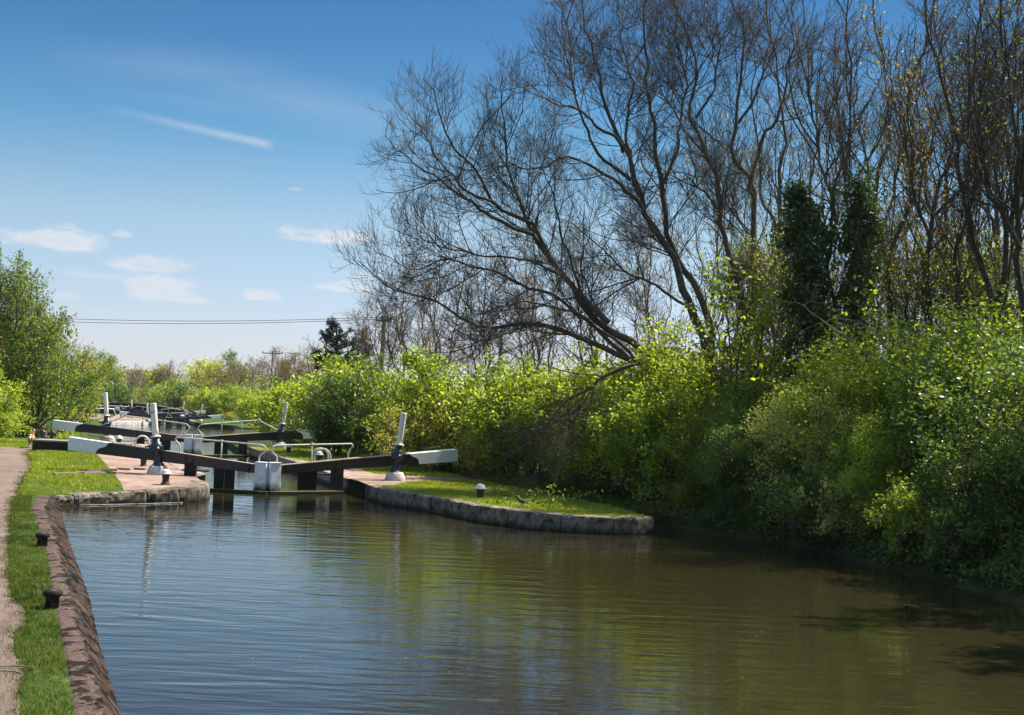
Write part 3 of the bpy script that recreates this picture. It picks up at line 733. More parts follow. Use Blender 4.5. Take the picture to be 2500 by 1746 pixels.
gate_leaf('lock_gate', M4 + Vector((.05, .02, 0)), Vector((5.7, 4.2, 0)), 'farthest right lock gate in front of the dark arched bridge', -2.1, near=False, second=True)
# ---------------------------------------------------------------- paddle gear
def text_mesh(s, size):
    cu = bpy.data.curves.new('number', 'FONT'); cu.body = s; cu.size = size; cu.align_x = 'CENTER'; cu.align_y = 'CENTER'; cu.offset = .0035
    o = bpy.data.objects.new('number_tmp', cu); C.objects.link(o)
    dg = bpy.context.evaluated_depsgraph_get(); me = bpy.data.meshes.new_from_object(o.evaluated_get(dg))
    bpy.data.objects.remove(o)
    return me
def paddle_gear(loc, lean, label, number=None, spindle=-1, s=1.0):
    root = empty('paddle_gear', loc); tag(root, label, 'paddle gear', 'paddle gear posts with white tubes')
    root.scale = (s, s, s)
    rng = random.Random(hash(label) % 1000)
    mb = MB(); mb.lathe([(.34, -.03), (.355, .02), (.33, .14), (.29, .25), (.265, .285), (.2, .30)], 22, sy=.95); mb.build('plinth', M_['plinth'], root)
    # tilted iron work
    tilt = Matrix.Rotation(R(lean), 4, 'Y'); base = Matrix.Translation((0, 0, .28))
    parts = []
    mb = MB(); mb.lathe([(.215, 0), (.22, .02), (.19, .035), (.155, .09), (.125, .2), (.112, .34), (.118, .42), (.15, .46), (.15, .49)], 20)
    for k in range(4):
        a = k * math.pi / 2 + .6; mb.tube([(.19 * math.cos(a), .19 * math.sin(a), .03), (.19 * math.cos(a), .19 * math.sin(a), .07)], .022, 6)
    ped = mb.build('pedestal', M_['iron'], root); parts.append(ped)
    mb = MB(); mb.lathe([(.135, .47), (.19, .50), (.195, .58), (.185, .60), (.21, .61), (.215, .64), (.20, .66), (.19, .70), (.155, .77), (.125, .80), (.125, .95), (.10, .95)], 20)
    mb.box(-.10, -.10, .56, .22, .20, .16, None, .04); mb.box(.12, -.07, .57, .18, .22, .18, None, .04)
    mb.lathe([(.10, .0), (.10, .06), (.06, .09), (.05, .12)], 12, (.06, -.18, .52))
    gb = mb.build('gearbox', M_['iron'], root); parts.append(gb)
    mb = MB(); sgn = spindle
    mb.tube([(sgn * .12, -.05, .665), (sgn * .22, -.05, .665)], .055, 10); mb.tube([(sgn * .20, -.05, .665), (sgn * .36, -.05, .665)], .028, 8)
    sp = mb.build('spindle', M_['rust'], root); parts.append(sp)
    mb = MB(); mb.lathe([(.16, .945), (.165, .955), (.165, .985), (.12, .995), (.112, 1.0)], 20); col = mb.build('collar', M_['tubewhite'], root); parts.append(col)
    mb = MB(); mb.lathe([(.107, .99), (.10, 1.2), (.10, 2.02), (.098, 2.045), (.085, 2.06)], 24); tb = mb.build('tube_cover', M_['tubewhite'], root); parts.append(tb)
    mb = MB(); mb.lathe([(.022, 2.05), (.028, 2.08), (.028, 2.11), (.012, 2.13), (.012, 2.17)], 8); pin = mb.build('top_pin', M_['rust'], root); parts.append(pin)
    for p_ in parts: p_.matrix_local = base @ tilt
    if number:
        me = text_mesh(number, .125)
        for v_ in me.vertices:
            x, y = v_.co.x, v_.co.y
            a = x / .103
            v_.co = Vector((math.sin(a) * .1035, -math.cos(a) * .1035, y))
        me.transform(Matrix.Translation((0, 0, 1.76)))
        me.transform(Matrix.Rotation(R(-10), 4, 'Z'))
        nb = link('number', me, M_['black'], root); nb.matrix_local = base @ tilt
    return root
pL1, pR1, pL2, pR2 = P(385, 1159, .45), P(964, 1174, .45), P(262, 1079, .45), P(683, 1095, .45)
paddle_gear(pL1, -7.5, 'paddle gear post bearing the number 37 beside the nearest left beam', '37', -1)
paddle_gear(pR1, 5.5, 'paddle gear post on pale stone plinth by the nearest right beam on the island', None, 1)
paddle_gear(pL2, -6.0, 'paddle gear post behind the second left beam nearest the walkers', None, -1, 1.02)
paddle_gear(pR2, 6.0, 'paddle gear post behind the island bollards at the second right beam', None, 1, .98)
for px, py, ln, lab in ((361, 1029, -6, 'far paddle gear post behind the number 37 post, left side of the far lock'), (488, 1029, 7, 'far paddle gear post on grass at right side of the far lock'),
                        (322, 1016, -5, 'tiny farthest paddle gear post just behind the standing people'), (444, 1016, 6, 'tiny farthest paddle gear post before the right slope of the bridge')):
    paddle_gear(P(px, py, -1.65), ln, lab, None, 1)
# ---------------------------------------------------------------- bollards
def bollard(loc, label, body, cap, s=1.0, short=False):
    root = empty('bollard', loc); tag(root, label, 'bollard', 'mooring bollards'); root.scale = (s, s, s)
    mb = MB()
    if short: mb.lathe([(.085, -.05), (.085, .16), (.09, .17)], 18); mb.build('shaft', body, root); z = .155; mb = MB(); mb.lathe([(.10, z), (.122, z + .005), (.125, z + .035), (.115, z + .06), (.08, z + .085), (.03, z + .095)], 20)
    else:
        mb.lathe([(.15, -.02), (.15, .005), (.115, .025), (.10, .08), (.098, .16), (.12, .27), (.125, .29)], 20); mb.build('shaft', body, root); z = .285
        mb = MB(); mb.lathe([(.13, z), (.178, z + .004), (.18, z + .028), (.135, z + .038), (.13, z + .07), (.105, z + .115), (.06, z + .145), (.02, z + .152)], 22)
    mb.build('cap', cap, root)
    return root
bb, bw, bd = M_['bollardbody'], M_['white'], M_['bollarddark']
bollard(P(404, 1181, .45), 'white capped bollard on brick paving beside the number 37 post', bb, bw, 1.0)
bollard(P(350, 1139, .45), 'bollard on brick paving half hidden under the nearest left beam', bb, bw, 1.0)
bollard(P(1172, 1218, .45), 'white capped bollard alone on the sunny island lawn', bb, bw, 1.02)
bollard(P(779, 1128, .45), 'white capped bollard seen through the steel hoop on the island', bb, bw, 1.0)
bollard(P(704, 1107, .45), 'white capped bollard beside the second right paddle gear plinth', bb, bw, 1.0)
bollard(P(290, 1086, .45), 'white capped bollard tucked beside the second left paddle gear plinth', bb, bw, 1.0)
bollard(P(103, 1334, .45), 'small dark bollard on the grass verge, farther of the two', bd, bd, 1.05, True)
bollard(P(127, 1485, .45), 'small dark bollard on the grass verge, nearest of all', bd, bd, 1.05, True)
bollard(P(363, 1027, -1.65), 'tiny white bollard at the far lock left of its gates', bb, bw, 1.0)
bollard(P(443, 1021, -1.65), 'tiny white bollard at the far lock before the bridge', bb, bw, 1.0)
# ---------------------------------------------------------------- hoops, ladders and small ironwork
def hoop(name, a, b, top, r, label, double=False, mt=None):
    root = empty(name, a); tag(root, label, 'guard hoop', 'steel guard hoops over lock ladders')
    a, b = Vector(a), Vector(b)
    for k in range(2 if double else 1):
        off = Vector((.13, -.30, 0)) * k
        w_ = (b - a)
        pts = [Vector((0, 0, -.1)), Vector((0, 0, top - w_.length / 2))]
        for q in range(1, 12):
            an = math.pi * q / 12
            pts.append(w_ / 2 - w_ / 2 * math.cos(an) + Vector((0, 0, top - w_.length / 2 + math.sin(an) * w_.length / 2)))
        pts += [w_ + Vector((0, 0, top - w_.length / 2)), w_ + Vector((0, 0, -.1))]
        mb = MB(); mb.tube([p + off for p in pts], r, 8); mb.build('hoop_tube', mt or M_['rail'], root)
hoop('guard_hoop', P(329, 1106, .45), P(363, 1107, .45), .72, .036, 'thick white guard hoop behind the nearest left beam', False, M_['white'])
hoop('guard_hoop', P(760, 1141, .45), P(800, 1142, .45), .74, .030, 'double steel guard hoop round a bollard behind the nearest right beam', True)
hoop('guard_hoop', P(282 + 76, 1024, -1.65), P(370, 1024, -1.65), .75, .03, 'tiny white guard hoop at the left side of the far lock')
hoop('guard_hoop', P(450, 1023, -1.65), P(462, 1023, -1.65), .75, .03, 'tiny white guard hoop at the right side of the far lock')
def ladder():
    a = P(833, 1163, .5)
    mb = MB(); mb.tube([(a.x + .32, a.y + .1, .5), (a.x + .05, a.y, .52), (a.x, a.y, .45), (a.x - .01, a.y, -.8)], .017, 8, True)
    o = mb.build('ladder_rail', M_['white']); tag(o, 'thin white ladder rail bent over the chamber edge under the nearest right beam', 'ladder rail')
ladder()
# raised brick foot grips under the left beam and on the right
strips = [((130, 1160.5), (190, 1159)), ((186, 1157), (244, 1156.5)), ((214, 1153.5), (262, 1154)), ((249, 1148.5), (287, 1150.5)), ((285, 1147), (318, 1149)), ((328, 1147), (355, 1148.5)), ((205, 1159.5), (287, 1157))]
for i, (a, b) in enumerate(strips):
    pa, pb = P(*a, .45), P(*b, .45); mid = (pa + pb) / 2; d_ = pb - pa
    mb = MB(); mb.box(0, 0, .03, d_.length, .10, .10, None, .01)
    o = mb.build('foot_grip', M_['stonetop']); o.location = (mid.x, mid.y, .45); o.rotation_euler.z = math.atan2(d_.y, d_.x)
    tag(o, 'thin raised brick foot grip in the arc under the nearest left beam', 'foot grip', 'raised brick foot grips for pushing the beam')
# planks lying at the lock edge behind number 37
def planks():
    root = empty('plank_stack', P(425, 1128, .45)); tag(root, 'weathered planks lying beside the chamber behind the number 37 post', 'planks')
    for k in range(3):
        mb = MB(); mb.box(.1 * k, .22 * k, .03 + .045 * k, 1.5 - .15 * k, .2, .045, Euler((0, 0, R(-18 + 5 * k))).to_matrix(), .004); mb.build('plank', M_['timber'], root)
planks()
# timber lip floating along the foot of the left quay
def lip():
    pts = [Vector((-11.9, 38.0, .012)), Vector((-11.0, 38.72, .015)), Vector((-10.1, 39.6, .015)), Vector((-9.35, 40.45, .015))]
    mb = MB(); mb.tube([tuple(p) for p in pts], .014, 6); o = mb.build('rubbing_strip', M_['plinth']); o.scale = (1, 1, 1)
    tag(o, 'narrow pale strip at the waterline under the left quay stones', 'rubbing strip')
lip()
# ---------------------------------------------------------------- bridge and far fence
def bridge():
    top = [(150, 983.5), (215, 982.5), (300, 983.5), (340, 985), (380, 990), (420, 997), (455, 1005), (480, 1013), (500, 1024)]
    ds = [222, 224, 226, 227, 228, 229, 230, 231, 232]
    pts = [PD(x, y, d) for (x, y), d in zip(top, ds)]
    root = empty('arched_bridge', (pts[3].x, pts[3].y, -5)); tag(root, 'dark brick bridge with long curved parapet behind the far lock', 'bridge')
    org = Vector(root.location)
    dense = catmull(pts, 5)
    # parapet and spandrel, with a wide opening below the crown hidden by the lock
    mb = MB()
    bm = mb.bm; A = []; B = []
    th = Vector((.1, .45, 0))
    cx = PD(330, 1000, 228)
    def zb(p):
        q = (p.x - cx.x) / 4.2
        return -3.2 + 1.0 * math.sqrt(max(0, 1 - q * q)) if abs(q) < 1 else -6.5
    ring = []
    for p in dense:
        z0 = zb(p)
        ring.append([bm.verts.new(q - org) for q in (Vector((p.x, p.y, z0)), Vector((p.x, p.y, p.z - .1)), Vector((p.x, p.y, p.z - .1)) + th, Vector((p.x, p.y, z0)) + th)])
    for a, b in zip(ring, ring[1:]):
        for k in range(4): bm.faces.new((a[k], a[(k + 1) % 4], b[(k + 1) % 4], b[k]))
    bm.faces.new(ring[0]); bm.faces.new(ring[-1])
    mb.build('parapet', M_['darkbrick'], root)
    mb = MB(); bm = mb.bm; ring = []
    for p in dense:
        q = Vector((p.x, p.y - .08, p.z - .098)) - org
        ring.append([bm.verts.new(q + v_) for v_ in (Vector((0, 0, 0)), Vector((0, 0, .16)), Vector((.1, .6, .16)), Vector((.1, .6, 0)))])
    for a, b in zip(ring, ring[1:]):
        for k in range(4): bm.faces.new((a[k], a[(k + 1) % 4], b[(k + 1) % 4], b[k]))
    bm.faces.new(ring[0]); bm.faces.new(ring[-1])
    mb.build('coping', M_['stonetop'], root)
    mb = MB()
    for xx in (395, 440):
        p = PD(xx, 1000, 229); zt = np.interp(xx, [t[0] for t in top], [q.z for q in pts]); mb.box(p.x - org.x, p.y - .1 - org.y, (zt - .25 - 6) / 2 - org.z, .5, .3, zt + 6 - .25)
    mb.build('pilaster', M_['darkbrick'], root)
bridge()
def far_rail():
    a = P(216, 1014, -1.65); b = P(278, 1015, -1.65)
    root = empty('railing', a); tag(root, 'white topped railing with dark posts left of the far people', 'railing')
    d_ = b - a
    mb = MB(); mb.tube([Vector((0, 0, 1.0)), d_ + Vector((0, 0, .95))], .055, 6); mb.build('top_rail', M_['white'], root)
    for k in range(7):
        mb = MB(); p = d_ * (k / 6); mb.tube([p, p + Vector((0, 0, .97))], .05, 6); mb.build('post', M_['bollarddark'], root)
    mb = MB(); mb.tube([d_ * .96 + Vector((0, 0, .9)), d_ * 1.16 + Vector((0, -.6, 0))], .05, 6); mb.build('brace', M_['white'], root)
far_rail()
def boat():
    c = P(245, 1012, -1.9)
    root = empty('moored_boat', (c.x, c.y, -2.05)); tag(root, 'low dark moored boat with pale roof glimpsed behind the white railing', 'boat')
    root.location = (c.x - 1, c.y + 6, -2.1)
    mb = MB(); mb.hexa([(-5, -.8, 0), (4.3, -.8, 0), (4.3, .8, 0), (-5, .8, 0)], [(-5.3, -.95, .75), (5.4, -.95, .85), (5.4, .95, .85), (-5.3, .95, .75)], .05); mb.build('hull', M_['black'], root)
    mb = MB(); mb.box(-.6, 0, 1.1, 7.4, 1.6, .62, None, .08); mb.build('cabin', M_['iron'], root)
    mb = MB(); mb.box(-.6, 0, 1.44, 7.6, 1.7, .06, None, .02); mb.build('roof', M_['plinth'], root)
    for k in range(4):
        mb = MB(); mb.box(-3.2 + k * 1.7, -.815, 1.15, .6, .03, .28); mb.build('window', M_['plinth'], root)
boat()
# ---------------------------------------------------------------- utility poles and wires
def upole(px, py_top, d, zbase, label, arm=1.6, r=.13):
    t = PD(px, py_top, d); root = empty('utility_pole', (t.x, t.y, zbase)); tag(root, label, 'utility pole')
    h = t.z - zbase
    mb = MB(); mb.tube([(0, 0, 0), (0, 0, h)], [r, r * .75], 10); mb.build('pole', M_['pole'], root)
    mb = MB(); mb.box(0, -.12, h - .35, arm, .1, .12); mb.build('crossarm', M_['pole'], root)
    for k in (-.46, -.15, .46):
        mb = MB(); mb.lathe([(.03, 0), (.03, .06), (.06, .07), (.06, .2), (.03, .24)], 8, (k * arm, -.12, h - .29)); mb.build('insulator', M_['bollarddark'], root)
    return t
tR = upole(938, 770, 88, -1.6, 'tall mossy utility pole rising out of the bushes with the wires', 1.0, .16)
upole(666, 857, 200, -4, 'utility pole with crossarm beside the bare tree above the light green bushes', 3.0)
upole(532, 915, 255, -4, 'small far utility pole with crossarm above the pale green bushes', 3.4)
def wires():
    a0 = tR + Vector((0, 0, -.1)); b0 = PD(-260, 752, 100)
    for k, dz_ in enumerate((0, -.28)):
        pts = []
        for i in range(25):
            t = i / 24; p = a0.lerp(b0, t); p.z += dz_ * (.4 + .6 * t) - 4 * .55 * t * (1 - t); pts.append(p)
        mb = MB(); mb.tube(pts, .016, 5); o = mb.build('overhead_wire', M_['wire'])
        tag(o, ('upper' if k == 0 else 'lower') + ' overhead wire crossing the sky above the distant trees', 'wire', 'overhead wires')
    a0 = PD(690, 859, 200); b0 = PD(790, 870, 150)
    mb = MB(); mb.tube([PD(668, 859, 200), PD(730, 864, 190), PD(800, 866, 180)], .02, 5); o = mb.build('overhead_wire', M_['wire'])
    tag(o, 'short thin wire running right from the crossarm pole to the pine', 'wire', 'overhead wires')
wires()
# ================================================================ vegetation
NR = np.random.RandomState
def unit(a): return a / np.maximum(np.linalg.norm(a, axis=-1, keepdims=True), 1e-9)
def resample_np(pts, K):
    pts = np.array([tuple(p) for p in pts], float)
    dense = np.array([tuple(p) for p in catmull([Vector(p) for p in pts], 8)])
    d = np.concatenate([[0], np.cumsum(np.linalg.norm(np.diff(dense, axis=0), axis=1))])
    t = np.linspace(0, d[-1], K)
    return np.stack([np.interp(t, d, dense[:, i]) for i in range(3)], 1)
def tubes(levels):
    """levels: list of (pts N,K,3; rad N,K; sides)"""
    V = []; Fq = []; base = 0
    for pts, rad, n in levels:
        N_, K = pts.shape[:2]
        if N_ == 0: continue
        T = np.empty_like(pts); T[:, 1:-1] = pts[:, 2:] - pts[:, :-2]; T[:, 0] = pts[:, 1] - pts[:, 0]; T[:, -1] = pts[:, -1] - pts[:, -2]
        T = unit(T)
        ov = unit(pts[:, -1] - pts[:, 0])
        ref = np.where((np.abs(ov[:, 2:3]) < .75), np.array([[0., 0., 1.]]), np.array([[1., .1, 0.]]))
        U = unit(np.cross(T, ref[:, None, :])); W = np.cross(T, U)
        a = np.arange(n) * 2 * np.pi / n
        ring = pts[:, :, None, :] + rad[:, :, None, None] * (U[:, :, None, :] * np.cos(a)[None, None, :, None] + W[:, :, None, :] * np.sin(a)[None, None, :, None])
        V.append(ring.reshape(-1, 3))
        i = np.arange(N_)[:, None, None] * K * n; k = np.arange(K - 1)[None, :, None] * n; q = np.arange(n)[None, None, :]; q2 = (q + 1) % n
        f = np.stack([i + k + q, i + k + q2, i + k + n + q2, i + k + n + q], -1).reshape(-1, 4) + base
        Fq.append(f); base += N_ * K * n
    return np.concatenate(V), np.concatenate(Fq)
def children(par, parr, rng, dens, t0, ang, length, lpow, trop, wob, K, r_ratio, rmin, flat=0.0, tipbias=1.0, droop=0.0, lmin=.25):
    """spawn side branches on the parents"""
    N_, Kp = par.shape[:2]
    seglen = np.linalg.norm(np.diff(par, axis=1), axis=2).sum(1)
    n = np.maximum(rng.poisson(seglen * (1 - t0) * dens), 1)
    idx = np.repeat(np.arange(N_), n)
    M__ = len(idx)
    t = t0 + (1 - t0) * rng.rand(M__) ** (1 / tipbias)
    x = t * (Kp - 1); i0 = np.minimum(x.astype(int), Kp - 2); fr = (x - i0)[:, None]
    p = par[idx, i0] * (1 - fr) + par[idx, i0 + 1] * fr
    T = unit(par[idx, i0 + 1] - par[idx, i0])
    pr = parr[idx, i0] * (1 - fr[:, 0]) + parr[idx, i0 + 1] * fr[:, 0]
    rv = rng.randn(M__, 3); rv[:, 2] *= (1 - flat)
    perp = unit(np.cross(T, rv))
    a = np.radians(ang) * (0.7 + .6 * rng.rand(M__))[:, None]
    D = unit(T * np.cos(a) + perp * np.sin(a))
    Ln = length * (lmin + (1 - lmin) * (1 - (t - t0) / (1 - t0 + 1e-6)) ** lpow) * (.6 + .7 * rng.rand(M__))
    st = Ln / (K - 1)
    pts = np.empty((M__, K, 3)); pts[:, 0] = p
    for k in range(1, K):
        D = D + np.array([0, 0, 1.]) * (trop * (k / K) - droop) + rng.randn(M__, 3) * wob
        D = unit(D)
        pts[:, k] = pts[:, k - 1] + D * st[:, None]
    r0 = np.maximum(np.minimum(pr * .8, np.maximum(Ln * r_ratio, rmin)), rmin)
    rad = r0[:, None] * np.linspace(1, .45, K)[None, :]; rad = np.maximum(rad, rmin * .7)
    return pts, rad
def leaf_quads(c, rng, size, up=.3, var=.4, aspect=.62):
    n = len(c)
    nrm = rng.randn(n, 3); nrm[:, 2] += up * 2; nrm = unit(nrm)
    u = unit(np.cross(nrm, rng.randn(n, 3))); v = np.cross(nrm, u)
    s = (size * (1 - var / 2 + var * rng.rand(n)))[:, None]
    fold = nrm * s * .18
    a = c - u * s; b = c + v * s * aspect + fold; d = c - v * s * aspect + fold; e = c + u * s
    V = np.stack([a, d, e, b], 1).reshape(-1, 3)
    F = np.arange(n * 4).reshape(n, 4)
    return V, F
def sample_on(pts, rng, n, jit, t0=0.2):
    N_, K = pts.shape[:2]
    idx = np.repeat(np.arange(N_), n); x = (t0 + (1 - t0) * rng.rand(len(idx))) * (K - 1)
    i0 = np.minimum(x.astype(int), K - 2); fr = (x - i0)[:, None]
    return pts[idx, i0] * (1 - fr) + pts[idx, i0 + 1] * fr + rng.randn(len(idx), 3) * jit
def limbs_np(limbs, K=14, off=(0, 0, 0)):
    P_ = []; R_ = []
    wr = NR(len(limbs) * 7 + K)
    for pts, r0, r1 in limbs:
        q = resample_np(pts, K)
        if r0 > .05:
            t = np.linspace(0, 1, K)[:, None]; ln = np.linalg.norm(q[-1] - q[0])
            for fq, am in ((2.5, .010), (5, .005), (9, .003)):
                q = q + np.sin(t * fq * 6.28 * (.7 + .6 * wr.rand()) + wr.rand(1, 3) * 6.28) * am * ln * np.minimum(t * 4, 1)
        P_.append(q); R_.append(np.linspace(r0 ** .8, r1 ** .8, K) ** 1.25 * .74)
    return np.array(P_), np.array(R_)
def cloud(pts, d, base=0): pass
# ---- bush prototypes: (stem mesh, leaf mesh)
def bush_proto(seed, H=4.0, Rd=2.0, stems=16, leaf=.065, nleaf=10, d1=4.0, d2=6.5, droop=0.0, open_=0.0, l2=.55, jit=.10, twiggy=False):
    rng = NR(seed)
    limbs = []
    for i in range(stems):
        az = rng.rand() * 2 * np.pi; sp = (rng.rand() ** .6) * 1.0
        b = np.array([math.cos(az), math.sin(az), 0]) * rng.rand() * .35
        top = np.array([math.cos(az) * Rd * sp, math.sin(az) * Rd * sp, H * math.sqrt(max(.08, 1 - .8 * sp ** 2)) * (.78 + .3 * rng.rand())])
        mid = b * .5 + top * .5 + np.array([0, 0, H * .10]) + rng.randn(3) * .12
        limbs.append(([b, (b + mid) / 2 + rng.randn(3) * .08, mid, top], .045, .012))
    p0, r0 = limbs_np(limbs, 10)
    p1, r1 = children(p0, r0, rng, d1, .12, 48, H * .32, .5, .05 - droop, .14, 6, .012, .006, lmin=.35)
    p2, r2 = children(p1, r1, rng, d2, .15, 45, l2, .5, .10 - droop * 1.5, .18, 4, .01, .004)
    V, F = tubes([(p0, r0, 5), (p1, r1, 4), (p2, r2, 3)])
    c = np.concatenate([sample_on(p2, rng, nleaf, jit, .1), sample_on(p1, rng, nleaf, jit * 1.2, .3)])
    c = c[c[:, 2] > .02]
    lv, lf = leaf_quads(c, rng, leaf)
    return V, F, lv, lf
PROTO = {}
def proto(key, **k):
    V, F, lv, lf = bush_proto(**k)
    PROTO[key] = (np_mesh(key + '_stems', V, [F]), np_mesh(key + '_foliage', lv, [lf]))
proto('round', seed=1, nleaf=8, leaf=.07)
proto('dense', seed=2, stems=22, nleaf=11, leaf=.052, d1=3.8)
proto('airy', seed=3, stems=13, nleaf=4, leaf=.055, d1=3.2, d2=5, jit=.07)
proto('arching', seed=4, stems=16, nleaf=7, droop=.10, l2=.8, leaf=.065, d2=4.5)
proto('spiky', seed=5, H=4.4, Rd=1.5, stems=18, nleaf=8, leaf=.06, droop=-.12, l2=.6)
proto('fine', seed=7, stems=20, nleaf=15, leaf=.040, d1=4.4, d2=7.5, l2=.5, jit=.11)
proto('finearch', seed=8, stems=16, nleaf=13, leaf=.042, droop=.10, l2=.7, d1=4.2, d2=6.5)
proto('low', seed=6, H=1.6, Rd=1.6, stems=18, nleaf=10, leaf=.055, l2=.4, jit=.08, d1=4)
def bush(key, loc, scale, leaf, label, cat='bush', group=None, name='bush', stem='bark', rot=None, rng=random.Random(17)):
    if isinstance(scale, (int, float)): scale = (scale, scale, scale)
    root = empty(name, loc, rng.uniform(0, 6.28) if rot is None else rot)
    root.scale = scale; tag(root, label, cat, group)
    for nm, me, m in (('stems', PROTO[key][0], M_[stem]), ('foliage', PROTO[key][1], LF[leaf])):
        if not me.materials: me.materials.append(m)
        o = bpy.data.objects.new(nm, me); C.objects.link(o); o.parent = root
        o.material_slots[0].link = 'OBJECT'; o.material_slots[0].material = m
    return root
def at(px, d, z=None):
    """ground point under photo column px at distance d"""
    p = PD(px, 1100, d)
    # correct the roll by projecting again at the ground height
    for _ in range(3):
        zz = zland(p.x, p.y) if z is None else z
        lo, hi = 500.0, 1900.0
        for _ in range(30):
            mid = (lo + hi) / 2
            if PD(px, mid, d).z > zz: lo = mid
            else: hi = mid
        p = PD(px, (lo + hi) / 2, d)
    return Vector((p.x, p.y, zland(p.x, p.y) if z is None else z))
def topscale(px, py, d, H, z=None):
    """scale that makes a bush of height H reach photo row py"""
    b = at(px, d, z); return b, (PD(px, py, d).z - b.z) / H
def row(items, group, lift=48):
    for (key, px, d, py, wf, leaf, label, *rest) in items:
        H = {'round': 4.3, 'dense': 4.3, 'airy': 4.3, 'arching': 4.2, 'spiky': 4.9, 'low': 1.8, 'fine': 4.3, 'finearch': 4.2}[key]
        b, s = topscale(px, py - lift * min(1.0, 45.0 / d) ** 2, d, H)
        bush(key, (b.x, b.y, b.z - .05), (s * wf, s * wf, s), leaf, label, 'bush', group, stem=rest[0] if rest else 'bark')
# hedge along the far side of the island and the lower pound: (proto, column, distance, top row, width factor, leaf, label)
row([
 ('dense', 1010, 57, 868, 1.0, 'fresh', 'tall bright green bush behind the white tipped end of the nearest right beam'),
 ('arching', 930, 62, 868, 1.05, 'dark', 'dark green hawthorn bush right behind the island paddle gear tube'),
 ('round', 870, 66, 850, 1.1, 'yellow', 'yellow green bush topping the hedge at the foot of the tall pole'),
 ('dense', 815, 63, 925, 1.15, 'dark', 'deep green rounded bush filling the hedge above the second right beam end'),
 ('arching', 850, 72, 872, 1.2, 'fresh', 'light green arching bush high in the hedge behind the dark rounded one'),
 ('airy', 712, 74, 990, 1.1, 'yellow', 'low pale yellow bush just right of the second right paddle gear tube'),
 ('round', 765, 88, 885, 1.1, 'yellow', 'domed yellow green bush under the dark pine'),
 ('dense', 752, 84, 930, .9, 'dark', 'dark bush tucked beneath the domed yellow green one'),
 ('airy', 975, 53.8, 1010, 1.2, 'olive', 'tangled olive bush low behind the paddle gear on the island'),
 ('airy', 1060, 54, 990, 1.2, 'olive', 'thin twiggy bush hanging over the lawn edge right of the white beam end'),
 ('arching', 1110, 56, 880, 1.1, 'fresh', 'bright bush beneath the low sweeping ash branches'),
 ('round', 1180, 54, 855, 1.0, 'mid', 'mid green bush behind the lone lawn bollard'),
 ('airy', 1150, 50.5, 1075, 1.1, 'olive', 'low twiggy bush at the back edge of the sunny lawn'),
 ('arching', 1240, 51, 915, 1.05, 'fresh', 'light green bush left of the branch that dips to the lawn'),
 ('round', 1310, 51, 855, 1.0, 'mid', 'leafy bush right behind the dipping ash branch'),
 ('dense', 1390, 49, 915, 1.1, 'fresh', 'fresh green bush behind the broken end of the quay'),
 ('round', 1470, 48.2, 885, 1.15, 'mid', 'broad green bush below the leaning ash trunks'),
 ('airy', 1420, 46, 1090, 1.3, 'mid', 'low leafy bush at the narrow tip of the island lawn'),
 ('arching', 1520, 44.7, 955, 1.2, 'fresh', 'bright green bush behind the crumbling quay tip'),
 ('spiky', 1590, 41.5, 935, 1.2, 'fresh', 'many stemmed green bush rising straight from the water past the quay tip'),
 ('round', 1560, 48, 835, 1.1, 'yellow', 'yellow green bush at the foot of the ash trunks'),
 ('low', 1665, 39.8, 1205, .8, 'yellow', 'little golden green shrub at the water just past the quay tip'),
], 'bushes of the hedge behind the island')
row([
 ('fine', 1740, 40, 1040, 1.0, 'mid', 'dark leaning bush where the right bank starts beyond the quay tip'),
 ('fine', 1800, 38.2, 1090, 1.05, 'dark', 'dark bush drooping to the water under the ivy clad trunk'),
 ('fine', 1700, 44, 850, 1.15, 'yellow', 'yellow budding bush between the ash trunks and the thick ivy column'),
 ('airy', 1790, 43, 740, 1.0, 'yellow', 'tall golden green bush left of the thick ivy column'),
 ('fine', 1880, 41, 960, 1.1, 'mid', 'green bush wrapping the base of the thick ivy column'),
 ('finearch', 1900, 37.5, 1080, 1.1, 'dark', 'deep green bush overhanging the dark water mid bank'),
 ('airy', 2050, 40, 800, 1.1, 'fresh', 'light green bush right of the thinner ivy column'),
 ('fine', 2020, 36.5, 985, 1.1, 'pale', 'pale silvery green bush in the sun midway along the right bank'),
 ('fine', 2110, 36.5, 900, 1.1, 'fresh', 'sunlit bush behind the pale silvery one'),
 ('fine', 2160, 33.4, 1090, .95, 'fresh', 'low dense bush above the weathered stone on the right bank'),
 ('finearch', 2200, 38, 790, 1.1, 'yellow', 'golden bush below the tree with amber buds'),
 ('fine', 2290, 34.5, 960, 1.1, 'mid', 'large green bush beside the leaning pale branch'),
 ('fine', 2390, 36, 800, 1.15, 'mid', 'tall leafy bush near the right edge of the picture'),
 ('fine', 2480, 33, 830, 1.1, 'mid', 'tall bush cut by the right edge of the picture'),
 ('fine', 2370, 31, 1130, 1.0, 'dark', 'shadowy bush over the water in the lower right of the bank'),
 ('finearch', 2470, 29.5, 1100, 1.1, 'dark', 'black green bush dipping into the water at the right edge'),
 ('fine', 2560, 30, 880, 1.2, 'dark', 'dark bush mostly outside the right edge of the picture'),
 ('low', 2060, 33.9, 1235, .9, 'pale', 'low bramble with pale leaves by the water mid bank'),
 ('low', 1960, 34.6, 1220, .9, 'dark', 'low dark bramble trailing in the water left of the grassy patch'),
 ('low', 2220, 31.2, 1262, .9, 'mid', 'low leafy bramble right of the weathered stone'),
 ('low', 2320, 29.4, 1310, .9, 'dark', 'dark bramble with one lit spray over the black water'),
], 'bushes on the right bank', 95)
